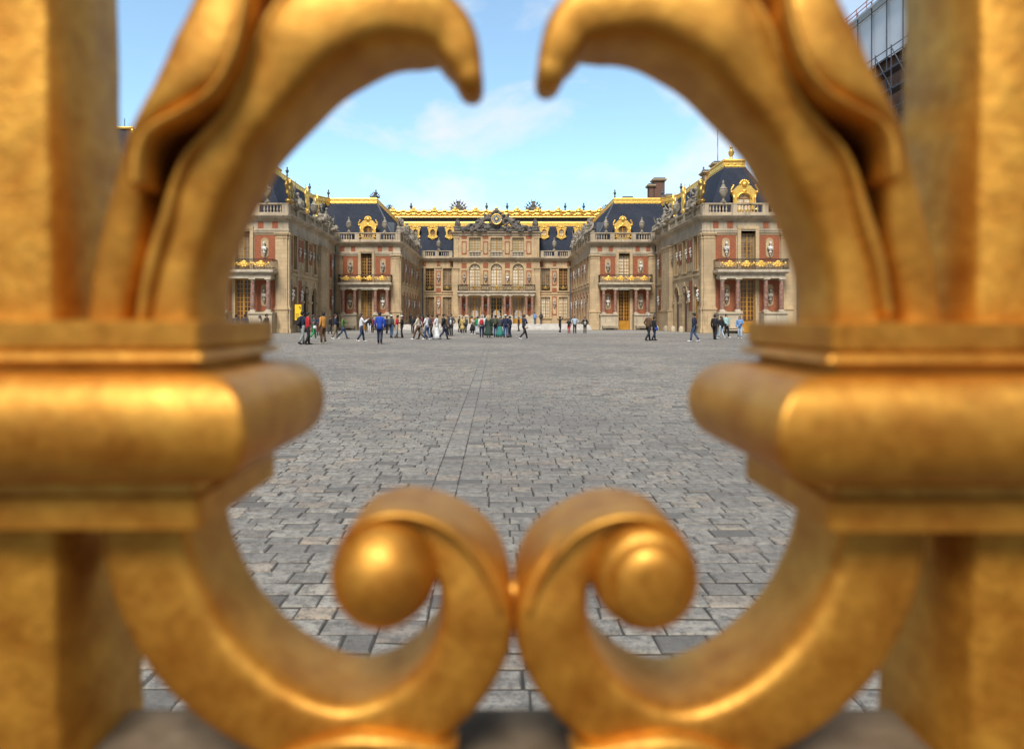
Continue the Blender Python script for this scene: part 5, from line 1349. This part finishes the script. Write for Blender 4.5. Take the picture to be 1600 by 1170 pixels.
    for i in (0, 1):
        mb = MB(); a2 = an[i]; t2 = to[i]
        mb.tube([V(a2[0],a2[1]-.06,a2[2]-.045), V(a2[0],a2[1],a2[2]-.035), V(t2[0],t2[1]-.06,max(.04,t2[2]+.005)), V(t2[0],t2[1]+.03,t2[2])], [(.036*k,.04*k),(.046*k,.055*k),(.046*k,.042*k),(.03*k,.028*k)], 8)
        mb.build('shoe', MAT['cloth_'+shoes], T, local=True, smooth=True)
    if cap:
        mb = MB(); mb.ell(V(0,.015,1.70),(.105*k,.115*k,.075*k),12,8); mb.ell(V(0,.13,1.685),(.075*k,.07*k,.015*k),10,5); mb.build('cap', MAT['cloth_'+cap], T, local=True, smooth=True)
    mb = MB(); mb.ell(V(0,.0,1.69 if not cap else 1.65),(.099*k,.112*k,(.085 if not cap else .07)*k),12,8); mb.ell(V(0,-.035,1.635),(.092*k,.078*k,.085*k),12,8)
    if long: mb.tube([V(0,-.05,1.68),V(0,-.075,1.56),V(0,-.10,1.42),V(0,-.115,1.28)],[(.095*k,.07*k),(.105*k,.06*k),(.11*k,.045*k),(.07*k,.025*k)],10)
    if hair: mb.build('hair', MAT[hair], T, local=True, smooth=True)
    T['_d'] = 1; del T['_d']
    return T, k, (x, y, z), face

def bag(pr, label, mat, kind='backpack'):
    T, k, (x, y, z), face = pr
    mb = MB()
    if kind == 'backpack':
        mb.ell((0,-.215*k,1.20*k),(.155*k,.10*k,.23*k),12,8); mb.ell((0,-.285*k,1.10*k),(.11*k,.05*k,.11*k),10,6); mb.ell((0,-.2*k,1.42*k),(.03*k,.03*k,.03*k),8,5)
        for sg in (-1,1): mb.tube([(sg*.10*k,-.16*k,1.40*k),(sg*.11*k,-.02*k,1.50*k),(sg*.12*k,.13*k,1.36*k),(sg*.13*k,.10*k,1.12*k),(sg*.13*k,-.12*k,1.02*k)], .018*k, 6)
    else:
        mb.ell((.27*k,.02,.86*k),(.06*k,.14*k,.12*k),10,7); mb.tube([(.26*k,-.08,.95*k),(.22*k,0,1.47*k),(.26*k,.09,.95*k)], .013*k, 5)
    me = mb.mesh(kind, smooth=True); me.materials.append(MAT['cloth_'+mat])
    o = bpy.data.objects.new(kind, me); COL.objects.link(o); o.location = (x, y, z); o.rotation_euler = (0,0,R(-face))
    tag(o, label, kind.replace('_', ' '), 'bags carried by visitors')

# far left, half hidden by the cross rail
person(354, 531, 'person in dark coat, leftmost visitor above the left cross rail', face=20, top='dkgrey', skin='skin_dark')
bag(person(369, 531, 'person with black top and hood, second visitor above the left cross rail', 1.76, 0, top='black'), 'dark backpack on the second visitor above the left cross rail', 'dkgrey')
bag(person(383, 530.5, 'person in navy jacket before the ochre door of the left near wing', 1.78, 10, top='navy'), 'navy backpack on the visitor before the left ochre door', 'navy')
person(406, 530, 'long haired person in cream top beside the left near pilaster', 1.68, 250, top='cream', bot='grey', long=True)
person(416.5, 531, 'person in black jacket right of the cream topped visitor near the left rail', 1.80, 100, arms=('pocket','pocket'), top='black', bot='black')
# left group
bag(person(472, 538, 'person in navy top and light grey trousers with a dark backpack at left', 1.86, 40, .55, ('down','fold'), 'navy', 'grey', lean=.03), 'large dark backpack on the man in light grey trousers', 'black')
person(481, 538.5, 'person in red top and black trousers close behind the grey trousered man', 1.80, 60, .3, ('fold','down'), 'red', 'black', skin='skin_mid')
bag(person(490, 530, 'person in grey top and green trousers walking left of the orange shirt', 1.74, 60, .6, ('fold','fold'), 'dkgrey', 'green', 'white', 'hair_brown'), 'white bag at the side of the green trousered visitor', 'white', 'shoulder_bag')
person(498, 524.5, 'person in navy jacket seen between the green trousers and the orange shirt', 1.75, 340, 0, top='navy', bot='maroon')
person(505, 537, 'person in orange patterned shirt and brown trousers standing at left', 1.84, 300, .15, ('down','phone'), 'orange', 'brown', 'cream', skin='skin_dark')
person(516, 522, 'distant person in dark clothes left of the khaki trousered visitor', 1.72, 100, .4, top='black', bot='dkgrey')
person(524, 530, 'person in navy jacket and khaki trousers walking beside the green top', 1.78, 80, .5, ('down','fold'), 'navy', 'khaki', 'white', 'hair_brown', skin='skin_light')
person(535.5, 529.5, 'person in moss green top and blue jeans striding left of the door', 1.70, 80, 1., ('phone','down'), 'moss', 'jeans', 'navy', 'hair_brown', True)
person(564.5, 534, 'long haired person in white shirt and dark jeans walking with arms out', 1.78, 70, .6, ('phone','phone'), 'white', 'dkjeans', 'white', 'hair_brown', True, 'skin_light')
person(573, 519.5, 'distant person in black standing just left of the left pavilion doorway', 1.72, 170, 0, top='black', bot='dkgrey')
person(577, 520, 'distant person in black top and white trousers before the left doorway', 1.74, 150, .2, top='black', bot='white', shoes='white')
person(582, 519.5, 'distant person in maroon top just right of the left doorway', 1.70, 200, 0, top='maroon', bot='black')
person(593.5, 537.5, 'person in bright blue jacket and navy trousers walking away', 1.83, 0, .35, ('down','down'), 'blue', 'navy', 'brown', 'hair_black', coat=.06)
person(604.5, 521.5, 'person in dark navy close to the right of the bright blue jacket', 1.75, 20, .3, top='navy', bot='black')
bag(person(611.5, 528, 'person with white cap, grey top and jeans left of the red jacket', 1.74, 30, .2, top='dkgrey', bot='jeans', cap='white'), 'grey backpack on the visitor in the white cap', 'dkgrey')
person(619.5, 528, 'person in red jacket and grey trousers bending right in the middle left group', 1.74, 80, .2, ('fold','fold'), 'red', 'grey', lean=.12)
person(628, 528, 'person in black jacket with white cap right of the red jacket', 1.72, 260, .1, ('fold','down'), 'black', 'black', cap='white')
person(645, 521.5, 'person in black standing behind and left of the walking woman in cream', 1.78, 190, .15, top='black', bot='black')
person(640.5, 505.5, 'person in black sitting height against the left wing on the marble court', 1.6, 180, 0, top='black', bot='black', loc=(-12.4,93.5), z=MZ)
# wedding group
person(653.5, 530.5, 'person in cream top and brown trousers striding at the head of the wedding group', 1.76, 280, 1., ('swing_f','swing_b'), 'cream', 'brown', 'white', 'hair_brown', True)
person(660, 530, 'person in rust sweater and pale skirt beside the cream top', 1.74, 290, .8, ('fold','down'), 'maroon', 'cream', 'brown', 'hair_black', True, skirt=.45)
bag(person(667.5, 531, 'person in white shirt and blue jeans walking just left of the white dress', 1.78, 300, .5, ('fold','down'), 'white', 'jeans', 'white'), 'dark backpack on the visitor left of the white dress', 'dkgrey')
person(674, 527, 'person in maroon coat behind the white dress', 1.78, 250, .2, top='maroon', bot='black', hair='hair_brown')
person(682.5, 530.5, 'person in long white dress walking in the wedding group', 1.74, 290, .4, ('fold','fold'), 'white', 'white', 'cream', 'hair_brown', False, 'skin_light', skirt=.04)
person(693.5, 530.5, 'person in black suit striding just right of the white dress', 1.80, 75, .9, ('pocket','swing_b'), 'black', 'navy', 'black', skin='skin_light')
person(699.5, 524, 'person with auburn hair and brown coat behind the black suit', 1.74, 230, 0, top='brown', bot='black', hair='hair_brown')
person(705, 525, 'tall person in grey suit standing right of the wedding group', 1.90, 200, .1, ('pocket','down'), 'dkgrey', 'black', open_front='white')
person(718, 519, 'distant person in black left of the yellow dress', 1.78, 120, .2, top='black', bot='black')
person(722.5, 521, 'person in yellow dress walking alone in the middle', 1.70, 180, .5, ('fold','down'), 'yellow', 'yellow', 'brown', 'hair_brown', skirt=.4)
person(727.5, 519.8, 'distant person in dark jacket right of the yellow dress', 1.72, 200, .2, top='dkgrey', bot='black')
# central group
person(738, 522.5, 'person in cream jacket and black skirt at the left of the central group', 1.72, 120, .2, ('fold','phone'), 'cream', 'black', 'white', skirt=.35)
person(743, 516, 'distant person in black behind the cream jacket', 1.76, 180, 0, top='black', bot='black')
person(746, 522, 'person in bright green top and white trousers in the central group', 1.74, 40, 0, top='green', bot='white', hair='hair_brown')
bag(person(752.5, 527, 'person in white top and navy trousers carrying a red backpack', 1.76, 0, 0, top='white', bot='navy', hair='hair_grey'), 'red backpack on the white topped visitor in the central group', 'red')
person(757.5, 523, 'person in pale blue shirt behind the red backpack', 1.80, 20, 0, top='paleblue', bot='dkjeans', hair='hair_brown')
person(763.5, 527.5, 'person with blond hair in long dark green coat in the central group', 1.76, 0, 0, top='dkgreen', bot='dkgreen', hair='hair_blond', long=True, coat=.35, skirt=.15)
person(768.5, 523, 'person in dark navy jacket behind the long green coat', 1.76, 90, 0, top='navy', bot='black')
bag(person(774.5, 527, 'person in olive jacket and blue jeans in the central group', 1.76, 10, .1, top='olive', bot='jeans', coat=.03), 'olive backpack on the visitor in olive jacket', 'olive')
person(781, 527, 'person in grey top and teal long skirt beside the olive jacket', 1.70, 10, 0, top='dkgrey', bot='teal', skirt=.1, hair='hair_grey')
person(790, 527.5, 'person in navy jacket and jeans with white cap at the right of the central group', 1.80, 350, .15, top='navy', bot='jeans', cap='white')
person(796.5, 527, 'person in navy coat at the right end of the central group', 1.68, 300, .1, ('fold','down'), 'navy', 'dkjeans')
person(810.5, 517.5, 'distant person in black standing left of the photographer in navy', 1.74, 260, .2, top='black', bot='black')
bag(person(819, 530.5, 'person in navy top walking with a raised phone right of the middle', 1.76, 60, 1., ('raise','fold'), 'navy', 'black', 'white', 'hair_brown', skin='skin_light'), 'beige shoulder bag on the visitor with the raised phone', 'cream', 'shoulder_bag')
person(0, 0, 'person in blue jacket on the marble court right of the porch', 1.78, 160, 0, top='ltblue', bot='jeans', loc=(5.9,95.6), z=MZ)
bag(person(0, 0, 'person in black with backpack on the marble court at right', 1.74, 20, 0, top='black', bot='dkgrey', loc=(6.85,95.8), z=MZ), 'grey backpack on the visitor on the marble court', 'dkgrey')
# right side
person(875, 521, 'person in black photographing with both arms raised before the right steps', 1.74, 70, .3, ('raise','raise'), 'black', 'black', 'white')
person(889, 521, 'smaller person in black top and red trousers before the right steps', 1.52, 200, 0, ('down','phone'), 'black', 'red', 'red')
person(898, 521, 'person in pale shirt and black trousers before the right steps', 1.78, 180, .1, ('hip','hip'), 'paleblue', 'black')
person(914, 521, 'person in black suit with white shirt left of the right pavilion', 1.68, 180, .1, ('pocket','pocket'), 'black', 'black', open_front='white')
person(1013, 532.5, 'grey haired person in brown jacket walking right of the ochre door', 1.80, 60, .7, ('pocket','down'), 'brown', 'black', hair='hair_grey', skin='skin_light', lean=.06)
bag(person(1022, 532, 'person in dark coat beside the brown jacket', 1.60, 70, .5, ('fold','down'), 'black', 'navy'), 'blue shoulder bag on the visitor beside the brown jacket', 'blue', 'shoulder_bag')
person(1084.5, 534, 'person in navy jacket and blue jeans walking alone at right', 1.82, 300, .6, ('down','pocket'), 'navy', 'jeans', 'white', skin='skin_mid')
person(1117, 530.5, 'person in all black at the left of the right hand trio', 1.76, 40, .4, ('down','down'), 'black', 'black', skin='skin_light')
person(1127, 529, 'long haired person in black top and light jeans in the right hand trio', 1.66, 330, .5, ('fold','down'), 'black', 'paleblue', 'white', 'hair_brown', True, 'skin_light')
person(1135, 528, 'person in light teal shirt and black trousers in the right hand trio', 1.84, 150, .4, ('down','swing_f'), 'ltteal', 'black', 'white', skin='skin_light')
person(1156, 529, 'long haired person in blue top and pale trousers beside the right cross rail', 1.66, 200, .3, ('fold','down'), 'ltblue', 'paleblue', 'white', 'hair_brown', True, 'skin_light')
